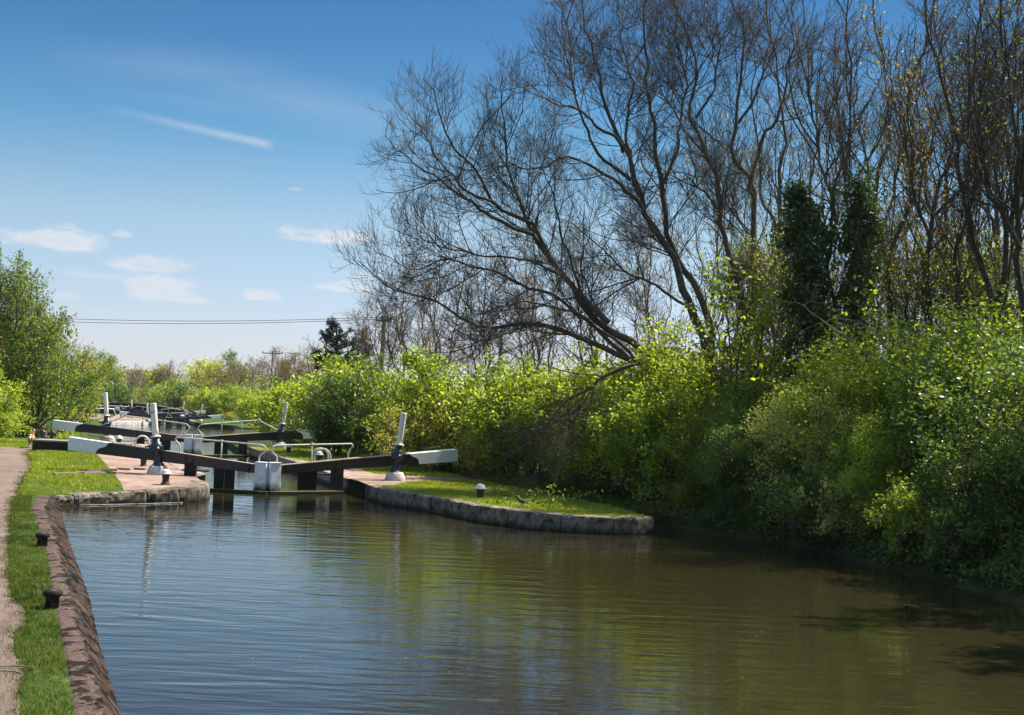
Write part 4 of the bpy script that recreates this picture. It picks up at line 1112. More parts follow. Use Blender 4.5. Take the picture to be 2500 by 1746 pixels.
# lighter bushes by the far pound
row([
 ('round', 520, 222, 925, 1.0, 'fresh', 'light green bush just right of the bridge end'),
 ('dense', 560, 212, 935, 1.0, 'fresh', 'bright dense bush right of the farthest paddle gear'),
 ('airy', 598, 185, 945, 1.1, 'yellow', 'pale yellow bush beside the far quay lawn'),
 ('round', 640, 165, 935, 1.1, 'fresh', 'leafy bush behind the end of the far quay'),
 ('arching', 672, 140, 925, 1.0, 'mid', 'green bush left of the second right paddle gear tube'),
 ('airy', 610, 225, 905, 1.3, 'yellow', 'yellowish bush beneath the utility pole with the crossarm'),
 ('round', 720, 115, 900, 1.0, 'fresh', 'bright bush left of the domed yellow green one'),
 ('low', 655, 145, 1020, 1.3, 'olive', 'low olive scrub where the far quay meets the hedge'),
 ('low', 560, 200, 1005, 1.2, 'olive', 'low scrub on the grass behind the far right gate'),
 ('dense', 440, 262, 930, 1.2, 'dark', 'dark green bush behind the middle of the bridge'),
 ('airy', 330, 262, 955, 1.2, 'yellow', 'small yellow green bush peeping over the bridge'),
 ('round', 395, 270, 905, 1.3, 'mid', 'green and yellow tree like bush right behind the bridge crown'),
 ('dense', 268, 265, 905, 1.2, 'dark', 'rounded dark green bush behind the left part of the bridge'),
 ('airy', 335, 275, 925, 1.3, 'rusty', 'brown twiggy bush behind the bridge left of its crown'),
 ('spiky', 480, 252, 955, 1.3, 'olive', 'olive bush behind the low right end of the bridge'),
], 'bushes by the far lock')
row([
 ('dense', -35, 63, 905, 1.1, 'fresh', 'bright leafy bush low at the left edge of the picture'),
 ('round', 40, 96, 930, 1.1, 'mid', 'green bush directly above the dog'),
 ('dense', 100, 104, 925, 1.05, 'fresh', 'big light green bush behind the heads of the two walkers'),
 ('round', 128, 112, 905, 1.0, 'yellow', 'yellow green bush at the right end of the left trees'),
 ('low', 158, 90, 1056, .8, 'fresh', 'low bright bush between the two left beam ends'),
 ('dense', 100, 92, 1000, 1.0, 'dark', 'dark shaded bush right behind the two walkers'),
 ('low', 15, 68, 1040, 1.0, 'mid', 'low bush just left of the dog'),
 ('spiky', -45, 74, 770, 1.0, 'rusty', 'bronze tinted bush high at the left edge of the picture'),
 ('spiky', 50, 94, 725, .8, 'willow', 'tall leafy willow bush in the middle of the left trees'),
 ('spiky', -10, 90, 650, .75, 'willow', 'tallest willow bush at the left edge of the picture'),
 ('spiky', 85, 100, 775, .8, 'willow', 'upright willow bush behind the heads of the walkers'),
 ('round', 112, 106, 835, .9, 'mid', 'mid green tree like bush stepping down towards the bridge'),
 ('round', -40, 70, 870, 1.0, 'fresh', 'light green bush in front of the bronze one'),
 ('dense', 85, 99, 870, 1.0, 'fresh', 'yellow green bush above the low black wall'),
], 'bushes beneath the left trees')
# ---------------------------------------------------------------- trees
def add_tree(name, label, cat, parts, loc=(0, 0, 0), group=None):
    """parts: list of (name, mesh, material)"""
    root = empty(name, loc); tag(root, label, cat, group)
    for nm, me, m in parts: link(nm, me, m, root)
    return root
def make_tree_mesh(limbs, rng, lv, leaves=None, K=26, sides=7):
    p0, r0 = limbs_np(limbs, K)
    lev = [(p0, r0, sides)]; p, r = p0, r0
    pts = [p0]
    for i, kw in enumerate(lv):
        src_p, src_r = (p, r)
        p, r = children(src_p, src_r, rng, **kw)
        pts.append(p); lev.append((p, r, (5, 4, 3, 3, 3)[i]))
    trunk = tubes(lev[:1]); br = tubes(lev[1:])
    out = [np_mesh('trunk', trunk[0], [trunk[1]]), np_mesh('branches', br[0], [br[1]])]
    if leaves:
        n, jit, size, which = leaves
        c = np.concatenate([sample_on(pts[w_], rng, n, jit, .1) for w_ in which])
        if n < 1: pass
        lvv, lf = leaf_quads(c, rng, size); out.append(np_mesh('leaves', lvv, [lf]))
    return out
def L_(pix, d0, d1, r0, r1, rng=None, disp=True):
    """a limb through photo points (given on the 2296 px wide view), sliding from distance d0 to d1"""
    k = 2500 / 2296 if disp else 1
    n = len(pix); return ([PD(x * k, y * k, d0 + (d1 - d0) * i / (n - 1)) for i, (x, y) in enumerate(pix)], r0, r1)
ASH = [dict(dens=4.4, t0=.34, ang=46, length=2.6, lpow=.8, trop=.10, wob=.10, K=9, r_ratio=.009, rmin=.009, lmin=.3),
       dict(dens=5.0, t0=.10, ang=42, length=1.35, lpow=.7, trop=.14, wob=.14, K=7, r_ratio=.007, rmin=.0056, lmin=.4),
       dict(dens=7.5, t0=.08, ang=44, length=.58, lpow=.6, trop=.60, wob=.12, K=6, r_ratio=.006, rmin=.0043, lmin=.5)]
rs = NR(41)
def bbase(px, py, d): return (px, py)
Q_ = lambda pix, d0, d1, r0, r1: L_(pix, d0, d1, r0, r1, disp=False)
ash_limbs = [
 Q_([(1740, 1040), (1617, 905), (1486, 789), (1374, 673), (1299, 572), (1209, 497), (1175, 430), (1119, 348), (1074, 262), (1030, 200)], 46, 43, .23, .02),
 Q_([(1486, 789), (1400, 700), (1310, 599), (1261, 468), (1243, 374), (1220, 240), (1215, 160)], 44.8, 45.5, .14, .018),
 Q_([(1299, 572), (1200, 530), (1090, 450), (1010, 400), (940, 330)], 44, 42, .10, .015),
 Q_([(1209, 497), (1120, 450), (1040, 340), (1000, 270)], 43.5, 42.5, .07, .012),
 Q_([(1750, 1010), (1700, 760), (1643, 625), (1594, 560), (1550, 460), (1508, 337), (1482, 224), (1440, 100), (1410, -20)], 46.5, 48, .25, .03),
 Q_([(1755, 1000), (1720, 780), (1660, 640), (1643, 560), (1620, 449), (1580, 299), (1576, 224), (1583, 112), (1590, -60)], 47, 49.5, .21, .03),
 Q_([(1600, 570), (1546, 475), (1463, 419), (1385, 389), (1306, 409), (1220, 400), (1140, 440)], 46, 43, .11, .014),
 Q_([(1520, 370), (1508, 344), (1430, 284), (1374, 254), (1318, 240), (1250, 190)], 46.6, 44, .09, .013),
 Q_([(1540, 440), (1470, 380), (1420, 300), (1400, 180), (1380, 60), (1370, -30)], 46.6, 46, .09, .015),
 Q_([(1560, 480), (1530, 360), (1540, 220), (1520, 90), (1500, -40)], 46.8, 49, .09, .015),
 Q_([(1620, 449), (1660, 330), (1670, 200), (1650, 60), (1660, -50)], 48, 50, .08, .015),
 Q_([(1640, 1000), (1580, 905), (1500, 860), (1420, 822), (1330, 800), (1200, 790), (1100, 760), (1010, 725), (930, 680), (880, 640)], 45.5, 42, .17, .016),
 Q_([(1580, 905), (1500, 830), (1400, 760), (1290, 740), (1180, 770), (1100, 830)], 45, 42, .09, .012),
 Q_([(1530, 870), (1440, 790), (1330, 720), (1210, 660), (1100, 640), (1000, 660), (920, 610)], 45.5, 43, .10, .012),
 Q_([(1660, 985), (1610, 900), (1530, 890), (1450, 940), (1380, 985), (1320, 1050), (1250, 1110), (1180, 1160)], 44.5, 42.5, .12, .012),
 Q_([(1460, 930), (1420, 990), (1380, 1060), (1350, 1110)], 44, 42.5, .05, .009),
 Q_([(1374, 673), (1290, 640), (1180, 620), (1060, 600), (960, 560)], 44.5, 42.5, .07, .012),
 Q_([(1420, 720), (1380, 600), (1360, 520), (1330, 420), (1300, 330)], 45.5, 46, .07, .012),
 Q_([(1700, 760), (1600, 700), (1500, 640), (1420, 560), (1340, 530)], 46, 44.5, .08, .012),
 Q_([(1486, 789), (1440, 720), (1420, 640), (1440, 560), (1450, 480)], 46.5, 47.5, .06, .012),
]
msh = make_tree_mesh(ash_limbs, rs, ASH, None)
add_tree('ash_tree', 'great bare ash tree leaning left over the island from several trunks', 'tree', [('trunk', msh[0], M_['bark']), ('branches', msh[1], M_['bark'])])
rs = NR(42)
limbs = [
 Q_([(1860, 1040), (1850, 760), (1837, 600), (1826, 467), (1800, 374), (1803, 280), (1807, 187), (1800, 60), (1790, -60)], 47, 50, .21, .03),
 Q_([(1845, 980), (1800, 700), (1773, 561), (1717, 374), (1699, 288), (1691, 168), (1660, 40), (1640, -60)], 46.5, 48.5, .19, .03),
 Q_([(1826, 467), (1850, 380), (1900, 270), (1930, 150), (1960, 30), (1970, -50)], 48, 49, .11, .02),
 Q_([(1803, 300), (1850, 220), (1875, 120), (1880, 0)], 49, 50, .08, .015),
 Q_([(1699, 288), (1740, 220), (1755, 110), (1745, 0)], 48, 49, .07, .015),
 Q_([(1760, 520), (1690, 440), (1640, 420), (1590, 440)], 47, 45.5, .06, .012),
 Q_([(1717, 374), (1660, 300), (1610, 200), (1590, 100)], 47.5, 47, .06, .012),
]
msh = make_tree_mesh(limbs, rs, ASH, None)
add_tree('ash_tree', 'tall bare tree with forked trunk between the leaning ash and the thick ivy column', 'tree', [('trunk', msh[0], M_['bark']), ('branches', msh[1], M_['bark'])])
UPR = [dict(dens=2.6, t0=.15, ang=38, length=3.2, lpow=.8, trop=.14, wob=.08, K=9, r_ratio=.010, rmin=.010, lmin=.3),
       dict(dens=4.0, t0=.1, ang=40, length=1.3, lpow=.7, trop=.16, wob=.11, K=6, r_ratio=.008, rmin=.007, lmin=.4),
       dict(dens=5.2, t0=.1, ang=42, length=.5, lpow=.6, trop=.20, wob=.12, K=4, r_ratio=.008, rmin=.0055, lmin=.5)]
def pole_tree(seed, specs, label, bark, leaves=None, leafm=None, lv=UPR, name='bare_tree', K=26):
    m_ = make_tree_mesh(specs, NR(seed), lv, leaves, K)
    parts = [('trunk', m_[0], M_[bark]), ('branches', m_[1], M_[bark])]
    if leaves: parts.append(('leaves', m_[2], LF[leafm]))
    return add_tree(name, label, 'tree', parts)
pole_tree(51, [L_([(1880, 1000), (1885, 800), (1870, 600), (1875, 430), (1900, 250), (1910, 60), (1920, -80)], 42, 43, .11, .03),
               L_([(1875, 500), (1840, 330), (1800, 180), (1780, 20), (1770, -80)], 42.5, 43, .07, .02),
               L_([(1880, 560), (1930, 400), (1990, 260), (2020, 80)], 42.5, 44, .06, .02)], 'slim grey bare tree standing between the two ivy columns', 'bark')
pole_tree(52, [L_([(2000, 900), (1998, 700), (2010, 560), (2040, 400), (2050, 240), (2080, 60), (2090, -60)], 43, 45, .13, .03),
               L_([(2000, 640), (1960, 480), (1930, 300), (1900, 120)], 43, 44, .08, .02)], 'straight bare trunk just right of the thinner ivy column', 'bark')
pole_tree(53, [L_([(2050, 960), (2080, 760), (2090, 560), (2110, 420), (2160, 250), (2200, 90), (2230, -60)], 41, 41, .13, .03),
               L_([(2090, 560), (2040, 380), (2010, 230), (1990, 90)], 41, 41, .07, .02),
               L_([(2100, 480), (2190, 380), (2260, 240), (2300, 100)], 41, 40, .07, .02)],
          'tree with scattered amber buds in its upper crown on the right', 'bark', (1, .05, .05, (3,)), 'bud', name='budding_tree')
pole_tree(54, [L_([(2260, 900), (2230, 700), (2200, 560), (2150, 400), (2120, 220), (2090, 60), (2080, -60)], 38, 39, .15, .03),
               L_([(2230, 700), (2270, 520), (2290, 330), (2310, 130), (2330, -60)], 38, 38, .12, .03),
               L_([(2180, 760), (2140, 640), (2170, 480), (2200, 300), (2210, 130)], 39, 40, .09, .02)], 'dark bare tree with crossing trunks near the right edge', 'barkdark')
pole_tree(55, [L_([(2330, 960), (2300, 720), (2290, 520), (2270, 330), (2260, 130), (2250, -60)], 36, 37, .16, .03),
               L_([(2300, 700), (2350, 500), (2380, 300), (2400, 100)], 36, 36, .1, .02),
               L_([(2290, 560), (2220, 420), (2180, 260), (2170, 100)], 36, 37, .08, .02)], 'dark bare tree at the right edge with green leaves in the top corner', 'barkdark', (1, .07, .05, (2,)), 'dark')
# bare trees further back that thicken the upper right
SM = [dict(dens=3.6, t0=.15, ang=40, length=2.4, lpow=.7, trop=.12, wob=.10, K=7, r_ratio=.010, rmin=.012, lmin=.35),
      dict(dens=4.4, t0=.1, ang=42, length=1.0, lpow=.6, trop=.16, wob=.12, K=5, r_ratio=.008, rmin=.009, lmin=.4),
      dict(dens=4.6, t0=.1, ang=42, length=.45, lpow=.6, trop=.2, wob=.12, K=4, r_ratio=.008, rmin=.007, lmin=.5)]
UP2 = [dict(dens=1.7, t0=.2, ang=30, length=3.0, lpow=.8, trop=.12, wob=.08, K=8, r_ratio=.010, rmin=.013, lmin=.3),
       dict(dens=3.0, t0=.1, ang=36, length=1.3, lpow=.7, trop=.14, wob=.11, K=5, r_ratio=.008, rmin=.009, lmin=.4),
       dict(dens=3.6, t0=.1, ang=40, length=.55, lpow=.6, trop=.16, wob=.12, K=4, r_ratio=.008, rmin=.0065, lmin=.5)]
for i, (x0, x1, dd, lab) in enumerate([(1760, 1745, 54, 'bare tree farther back left of the thick ivy column'), (1950, 1985, 52, 'bare tree farther back right of the thick ivy column'),
                                       (2130, 2120, 50, 'bare tree farther back behind the amber budded tree'), (2250, 2225, 47, 'bare tree farther back in the dark tangle near the right edge')]):
    pole_tree(60 + i, [L_([(x0, 950), (x0 + 5, 700), ((x0 + x1) / 2, 450), (x1, 230), (x1 - 15, 20), (x1 - 20, -90)], dd, dd + 1, .17, .03),
                       L_([(x0 + 4, 640), (x0 + 50, 450), (x0 + 75, 250), (x0 + 85, 60)], dd, dd, .1, .02),
                       L_([(x0 + 4, 600), (x0 - 50, 420), (x0 - 70, 230), (x0 - 75, 60)], dd, dd, .1, .02)], lab, 'bark', lv=UP2)
for i, (x, y1, d, lab, bk, lf_) in enumerate([(1620, 330, 56, 'hazy bare tree with yellow buds between the ash trunks and the forked tree', 'twigbrown', 'yellow'), (1745, 250, 58, 'bare tree with pale buds left of the thick ivy column', 'bark', 'yellow'),
        (1860, 200, 56, 'bare twiggy tree rising between the two ivy columns', 'twigbrown', None), (2040, 150, 54, 'bare twiggy tree behind the straight trunk', 'twigbrown', None), (2180, 120, 50, 'dark twiggy tree deep in the tangle on the right', 'barkdark', None),
        (2260, 60, 45, 'dark dense twiggy tree close to the right edge', 'bark', None), (2310, -40, 40, 'dark twiggy tree cut by the right edge', 'barkdark', 'dark'), (1660, 600, 47, 'young tree with lime leaves at the foot of the forked tree', 'bark', 'yellow'), (1840, 620, 44, 'young lime green tree before the base of the thick ivy column', 'barkpale', 'fresh'), (2090, 600, 41, 'young leafy tree right of the straight trunk', 'bark', 'fresh'), (2240, 640, 39, 'leafy young tree in front of the dark tangle', 'bark', 'mid'), (1980, 520, 46, 'young tree with yellow leaves beside the thinner ivy column', 'barkpale', 'yellow'), (1740, 560, 46, 'young tree with golden leaves left of the thick ivy column', 'barkpale', 'yellow'), (2170, 560, 43, 'young budding tree above the leaning pale trunk', 'barkpale', 'olive')]):
    y0 = 940; h = y0 - y1
    pole_tree(170 + i, [L_([(x, y0), (x + 6, y0 - h * .3), (x - 6, y0 - h * .6), (x + 4, y1)], d, d, .11, .02),
                        L_([(x, y0 - h * .1), (x - 40, y0 - h * .4), (x - 55, y0 - h * .65), (x - 66, y1 + h * .12)], d, d + 1, .07, .015),
                        L_([(x, y0 - h * .15), (x + 36, y0 - h * .4), (x + 52, y0 - h * .65), (x + 60, y1 + h * .08)], d, d - 1, .07, .015),
                        L_([(x, y0 - h * .4), (x - 12, y0 - h * .6), (x - 28, y1 + h * .04)], d, d + 1, .05, .012),
                        L_([(x, y0 - h * .35), (x + 18, y0 - h * .6), (x + 30, y1 + h * .02)], d, d, .05, .012)], lab, bk, ((2 if y1 > 400 else 1), .07, .042, (3,)) if lf_ else None, lf_, lv=SM if y1 > 400 else UP2)
# the fallen, leaning pale branch tree
pole_tree(70, [L_([(2290, 1180), (2230, 1090), (2140, 960), (2060, 890), (2010, 845), (1940, 780), (1870, 735), (1800, 690)], 34, 37, .10, .02),
               L_([(2030, 860), (1960, 745), (1880, 715), (1800, 740)], 35.5, 36, .04, .008),
               L_([(2170, 880), (2110, 840), (2040, 870), (2020, 930)], 34, 35, .04, .01)], 'pale trunk leaning left across the sunlit bushes of the right bank', 'barkpale',
          lv=[dict(dens=1.2, t0=.4, ang=45, length=1.4, lpow=.8, trop=.05, wob=.16, K=8, r_ratio=.012, rmin=.009, lmin=.4), dict(dens=3, t0=.2, ang=42, length=.6, lpow=.6, trop=.2, wob=.14, K=5, r_ratio=.01, rmin=.005, lmin=.4)], name='leaning_tree')
# ivy clad trunks
def ivy_tree(seed, pix, d, wid, label, nleaf):
    rng = NR(seed)
    k = 2500 / 2296
    pts = [PD(x * k, y * k, d) for x, y in pix]
    line = resample_np(pts, 40)
    tr = tubes([(line[None], np.linspace(.2, .1, 40)[None], 8)])
    wv = np.interp(np.linspace(0, 1, 40), np.linspace(0, 1, len(wid)), wid)
    nc = nleaf // 210
    ci = rng.randint(0, 40, nc); caz = rng.rand(nc) * 2 * np.pi; cr = wv[ci] * (.15 + 1.0 * rng.rand(nc) ** .8)
    cc = line[ci] + np.stack([np.cos(caz) * cr, np.sin(caz) * cr, rng.randn(nc) * .1], 1)
    k_ = rng.randint(0, nc, nleaf)
    c = cc[k_] + rng.randn(nleaf, 3) * (np.array([.15, .15, .20]) * (.6 + .9 * rng.rand(nc))[k_][:, None])
    lv, lf = leaf_quads(c, rng, .062, up=0)
    # strands reaching out
    p1, r1 = children(line[None], np.full((1, 40), .1), rng, 4, .1, 60, 1.3, .2, .05, .15, 6, .01, .007)
    s_ = tubes([(p1, r1, 4)])
    lv2, lf2 = leaf_quads(sample_on(p1, rng, 55, .10, .1), rng, .06, up=0)
    lf = np.concatenate([lf, lf2 + len(lv)]); lv = np.concatenate([lv, lv2])
    return add_tree('ivy_clad_tree', label, 'tree', [('trunk', np_mesh('trunk', tr[0], [tr[1]]), M_['barkdark']), ('twigs', np_mesh('twigs', s_[0], [s_[1]]), M_['bark']), ('ivy', np_mesh('ivy', lv, [lf]), LF['ivy'])])
ivy_tree(7, [(1835, 1000), (1825, 860), (1815, 700), (1808, 560), (1800, 430)], 42, [.25, .55, .75, .72, .62, .72, .7, .25], 'thick column of dark ivy climbing a trunk right of the leaning ash', 17000)
ivy_tree(9, [(1925, 860), (1922, 740), (1922, 600), (1925, 500), (1922, 405)], 41.5, [.22, .36, .34, .42, .40, .38, .15], 'thinner ivy covered trunk right of the thick ivy column', 8500)
# background bare trees left of the ash
for i, (x, y1, y0, d, lab) in enumerate([(845, 665, 880, 84, 'small bare tree right of the tall mossy pole'), (905, 600, 900, 76, 'bare tree beneath the left reach of the great ash'),
                                         (980, 560, 900, 68, 'bare tree deeper in the hedge under the ash crown'), (1090, 520, 950, 62, 'bare brown tree seen through the lower ash branches'),
                                         (1200, 520, 950, 58, 'bare tree behind the dipping ash branch'), (1330, 500, 950, 58, 'bare tree with hazy twigs behind the ash trunks'),
                                         (1460, 450, 950, 60, 'bare tree filling the gap between the ash trunks')]):
    h = y0 - y1
    pole_tree(80 + i, [L_([(x, y0), (x + 3, y0 - h * .3), (x - 4, y0 - h * .6), (x, y1 + 20)], d, d, .10, .015),
                       L_([(x, y0 - 10), (x - 30, y0 - h * .4), (x - 45, y1 + h * .22)], d, d - 1, .07, .012),
                       L_([(x, y0 - 10), (x + 32, y0 - h * .35), (x + 50, y1 + h * .18)], d, d + 1, .07, .012),
                       L_([(x, y0 - h * .3), (x - 15, y0 - h * .6), (x - 22, y1 + h * .1)], d, d + 1, .05, .012)], lab, 'bark' if i % 2 else 'twigbrown', (1, .04, .035, (2,)) if i > 1 else None, 'olive', lv=SM)
# ---- left hand trees: leafy willows
WIL = [dict(dens=4.4, t0=.12, ang=36, length=2.4, lpow=.7, trop=.12, wob=.09, K=8, r_ratio=.010, rmin=.012, lmin=.35),
       dict(dens=6.0, t0=.1, ang=38, length=1.0, lpow=.6, trop=.14, wob=.12, K=5, r_ratio=.008, rmin=.008, lmin=.45)]
def leafy(seed, specs, label, leaf, nl=8, size=.06, jit=.09, lv=WIL, bark='bark', name='willow_tree', group=None):
    m_ = make_tree_mesh(specs, NR(seed), lv, (nl, jit, size, (2,)), 12)
    return add_tree(name, label, 'tree', [('trunk', m_[0], M_[bark]), ('branches', m_[1], M_[bark]), ('foliage', m_[2], LF[leaf])], group=group)
leafy(90, [L_([(-10, 960), (-8, 850), (-5, 720), (0, 600)], 70, 70, .14, .02), L_([(0, 950), (25, 830), (35, 700), (42, 610)], 70, 70, .11, .02), L_([(0, 950), (55, 850), (75, 740), (88, 650)], 70, 71, .10, .02),
           L_([(0, 960), (-40, 850), (-60, 720), (-70, 620)], 70, 69, .1, .02), L_([(5, 950), (70, 870), (105, 780), (125, 710)], 70, 72, .08, .02), L_([(-20, 940), (-20, 800), (-25, 660), (-20, 590)], 72, 73, .1, .02)],
      'tall grey green willow topping the trees at the left edge', 'willow', 14)
leafy(91, [L_([(80, 960), (95, 880), (115, 800), (130, 740)], 78, 78, .10, .02), L_([(80, 960), (125, 890), (150, 830), (165, 780)], 78, 79, .08, .02), L_([(80, 960), (65, 880), (60, 800), (70, 740)], 78, 77, .08, .02),
           L_([(85, 960), (140, 920), (180, 880), (200, 850)], 79, 80, .07, .02), L_([(75, 960), (90, 900), (100, 830), (100, 770)], 76, 75, .08, .02)],
      'shorter willow stepping down to the right of the tall one', 'mid', 14)
leafy(92, [L_([(140, 960), (160, 900), (178, 850), (190, 800)], 84, 84, .09, .02), L_([(140, 960), (180, 920), (205, 890)], 84, 85, .07, .02)], 'thin half bare tree peeping out at the right of the left willows', 'olive', 2, .05, bark='twigbrown', name='bare_tree')
# ---- far trees
FAR = [dict(dens=1.5, t0=.15, ang=38, length=3.6, lpow=.7, trop=.10, wob=.10, K=6, r_ratio=.012, rmin=.028, lmin=.35),
       dict(dens=2.4, t0=.1, ang=40, length=1.6, lpow=.6, trop=.14, wob=.12, K=4, r_ratio=.010, rmin=.020, lmin=.45),
       dict(dens=2.8, t0=.1, ang=40, length=.8, lpow=.6, trop=.14, wob=.12, K=3, r_ratio=.010, rmin=.015, lmin=.45)]
def fan(x, y0, y1, half, d, r=.2, n=5):
    out = []
    for i in range(n):
        t = (i / (n - 1) - .5) * 2
        out.append(L_([(x, y0), (x + half * t * .35, y0 - (y0 - y1) * .4), (x + half * t * .75, y0 - (y0 - y1) * .72), (x + half * t * .95, y1 + abs(t) ** 1.6 * (y0 - y1) * .32)], d, d + 4 * (-1) ** i, r, .04))
    return out
def fartree(seed, x, y0, y1, half, d, label, leaf=None, nl=4, size=.16, bark='bark', name='far_tree'):
    m_ = make_tree_mesh(fan(x, y0, y1, half, d), NR(seed), FAR, (nl, .28, size, (3, 2)) if leaf else None, 10, 5)
    parts = [('trunk', m_[0], M_[bark]), ('branches', m_[1], M_[bark])]
    if leaf: parts.append(('foliage', m_[2], LF[leaf]))
    add_tree(name, label, 'tree', parts)
for i, a in enumerate([
 (215, 905, 802, 34, 240, 'dark leafy tree behind the left end of the bridge', 'mid', 5), (190, 905, 812, 24, 230, 'dull green tree joined to the end of the left willows', 'olive', 4),
 (295, 885, 825, 24, 300, 'small bare tree against the sky left of the bridge crown', None, 0), (316, 890, 842, 16, 310, 'thin bare tree close right of the small bare one', None, 0),
 (357, 890, 830, 26, 300, 'green and amber tree behind the crown of the bridge', 'olive', 4), (388, 885, 818, 30, 290, 'bare round headed tree above the dark bush behind the bridge', None, 0),
 (452, 890, 812, 30, 290, 'pale green tree at the left end of the long tree line', 'pale', 4), (510, 890, 797, 38, 300, 'grey green tree rising above the long tree line', 'willow', 4),
 (560, 890, 808, 32, 290, 'brown bare tree in the long tree line', None, 0), (590, 890, 812, 26, 280, 'bare tree just left of the utility pole with the crossarm', None, 0),
 (625, 890, 780, 34, 240, 'thin bare tree reaching above the utility pole with the crossarm', None, 0), (660, 900, 812, 30, 230, 'brownish tree right of the utility pole with the crossarm', 'rusty', 1),
 (700, 890, 778, 26, 190, 'small bare tree left of the dark pine', None, 0), (530, 890, 830, 30, 270, 'brown twiggy tree in front of the grey green one', 'rusty', 1),
 (480, 892, 835, 30, 280, 'olive tree low in the long tree line', 'olive', 2), (645, 900, 830, 34, 250, 'twiggy tree low behind the light green bushes', 'rusty', 1)]):
    fartree(110 + i, *a[:6], leaf=a[6], nl=a[7] or 1, bark='twigbrown' if a[6] in (None, 'rusty') else 'bark')
def pine(x, y0, y1, half, d, label, seed, n=60):
    rng = NR(seed); k = 2500 / 2296
    base, top = np.array(PD(x * k, y0 * k, d)), np.array(PD(x * k, y1 * k, d))
    H = top[2] - base[2]; W_ = half * k / F_PX * d * 1.45
    line = np.linspace(base, top, 12)
    tr = tubes([(line[None], np.linspace(.25, .04, 12)[None], 7)])
    P1 = []; 
    for i in range(n):
        t = .12 + .88 * rng.rand(); az = rng.rand() * 6.28
        ln = W_ * (1.05 - t ** 1.5 * .85) * (.6 + .5 * rng.rand())
        p = base + (top - base) * t; q = []
        for s_ in np.linspace(0, 1, 6): q.append(p + np.array([math.cos(az), math.sin(az), 0]) * ln * s_ + np.array([0, 0, ln * (.25 * s_ ** 2 + .08 * s_)]))
        P1.append(q)
    P1 = np.array(P1); R1 = np.full(P1.shape[:2], .035)
    P2, R2 = children(P1, R1, rng, 2.6, .3, 45, .7, .5, .25, .08, 4, .01, .014)
    b = tubes([(P1, R1, 4), (P2, R2, 3)])
    c = np.concatenate([sample_on(P2, rng, 26, .08, .3), sample_on(P1, rng, 20, .10, .5)])
    lv, lf = leaf_quads(c, rng, .11, up=.2, aspect=.3)
    add_tree('pine_tree', label, 'tree', [('trunk', np_mesh('trunk', tr[0], [tr[1]]), M_['barkdark']), ('branches', np_mesh('branches', b[0], [b[1]]), M_['barkdark']), ('needles', np_mesh('needles', lv, [lf]), LF['pine'])])
pine(755, 860, 726, 50, 108, 'dark blue green pine standing above the yellow green hedge', 3, 80)
pine(812, 860, 742, 24, 112, 'slimmer dark pine half hidden right of the larger pine', 4, 40)
pine(262, 900, 848, 6, 290, 'tiny dark conifer in the gap left of the small bare tree', 5, 30)
# distant wood that reads as one mass behind everything
def far_wood():
    rng = NR(77)
    n = 26000
    x = rng.rand(n) * 420 - 230; y = 330 + rng.rand(n) * 40
    top = 3.2 + 2.0 * np.sin(x * .05) + 1.4 * np.sin(x * .13 + 2) + .8 * np.sin(x * .41)
    z = -4 + (top + 4) * rng.rand(n) ** .6
    lv, lf = leaf_quads(np.stack([x, y, z], 1), rng, .5)
    o = link('distant_wood', np_mesh('distant_wood', lv, [lf]), LF['olive']); tag(o, 'low distant wood along the horizon behind the bridge', 'wood', kind='stuff')
far_wood()
def back_wood():
    """the undergrowth seen between the trunks on the right"""
    rng = NR(78)
    n = 60000
    y = 30 + rng.rand(n) * 62
    x = np.interp(y, [30, 40, 48, 62, 92], [16, 13, 12, 8, 0]) + rng.rand(n) * 9 - 1.0
    top = 4.2 + .8 * np.sin(y * .7) + .6 * np.sin(x * .9 + y * .3)
    z = .2 + (top - .2) * rng.rand(n) ** .75
    lv, lf = leaf_quads(np.stack([x, y, z], 1), rng, .10)
    o = link('undergrowth', np_mesh('undergrowth', lv, [lf]), LF['mid']); tag(o, 'mass of leafy undergrowth deep between the tree trunks on the right', 'undergrowth', kind='stuff')
back_wood()
# trees that stand on the right bank just outside the frame and shade the near water
for i, (x, y) in enumerate([(16.5, 28)]):
    rng = NR(130 + i)
    lim = []
    for k in range(6):
        a = k * 1.05 + i; lim.append(([(x, y, .3), (x + math.cos(a) * .8, y + math.sin(a) * .8, 3.5), (x + math.cos(a) * 2.2, y + math.sin(a) * 2.2, 7.5), (x + math.cos(a) * 3.4, y + math.sin(a) * 3.4, 11.5 + .8 * math.sin(k * 2))], .16, .03))
    leafy(140 + i, lim, ('leafy tree on the right bank just past the right edge of the picture', 'leafy tree on the right bank a little nearer, outside the picture', 'leafy tree on the right bank nearest the viewer, outside the picture')[i], 'mid', 12, .10, .16, name='bank_tree')
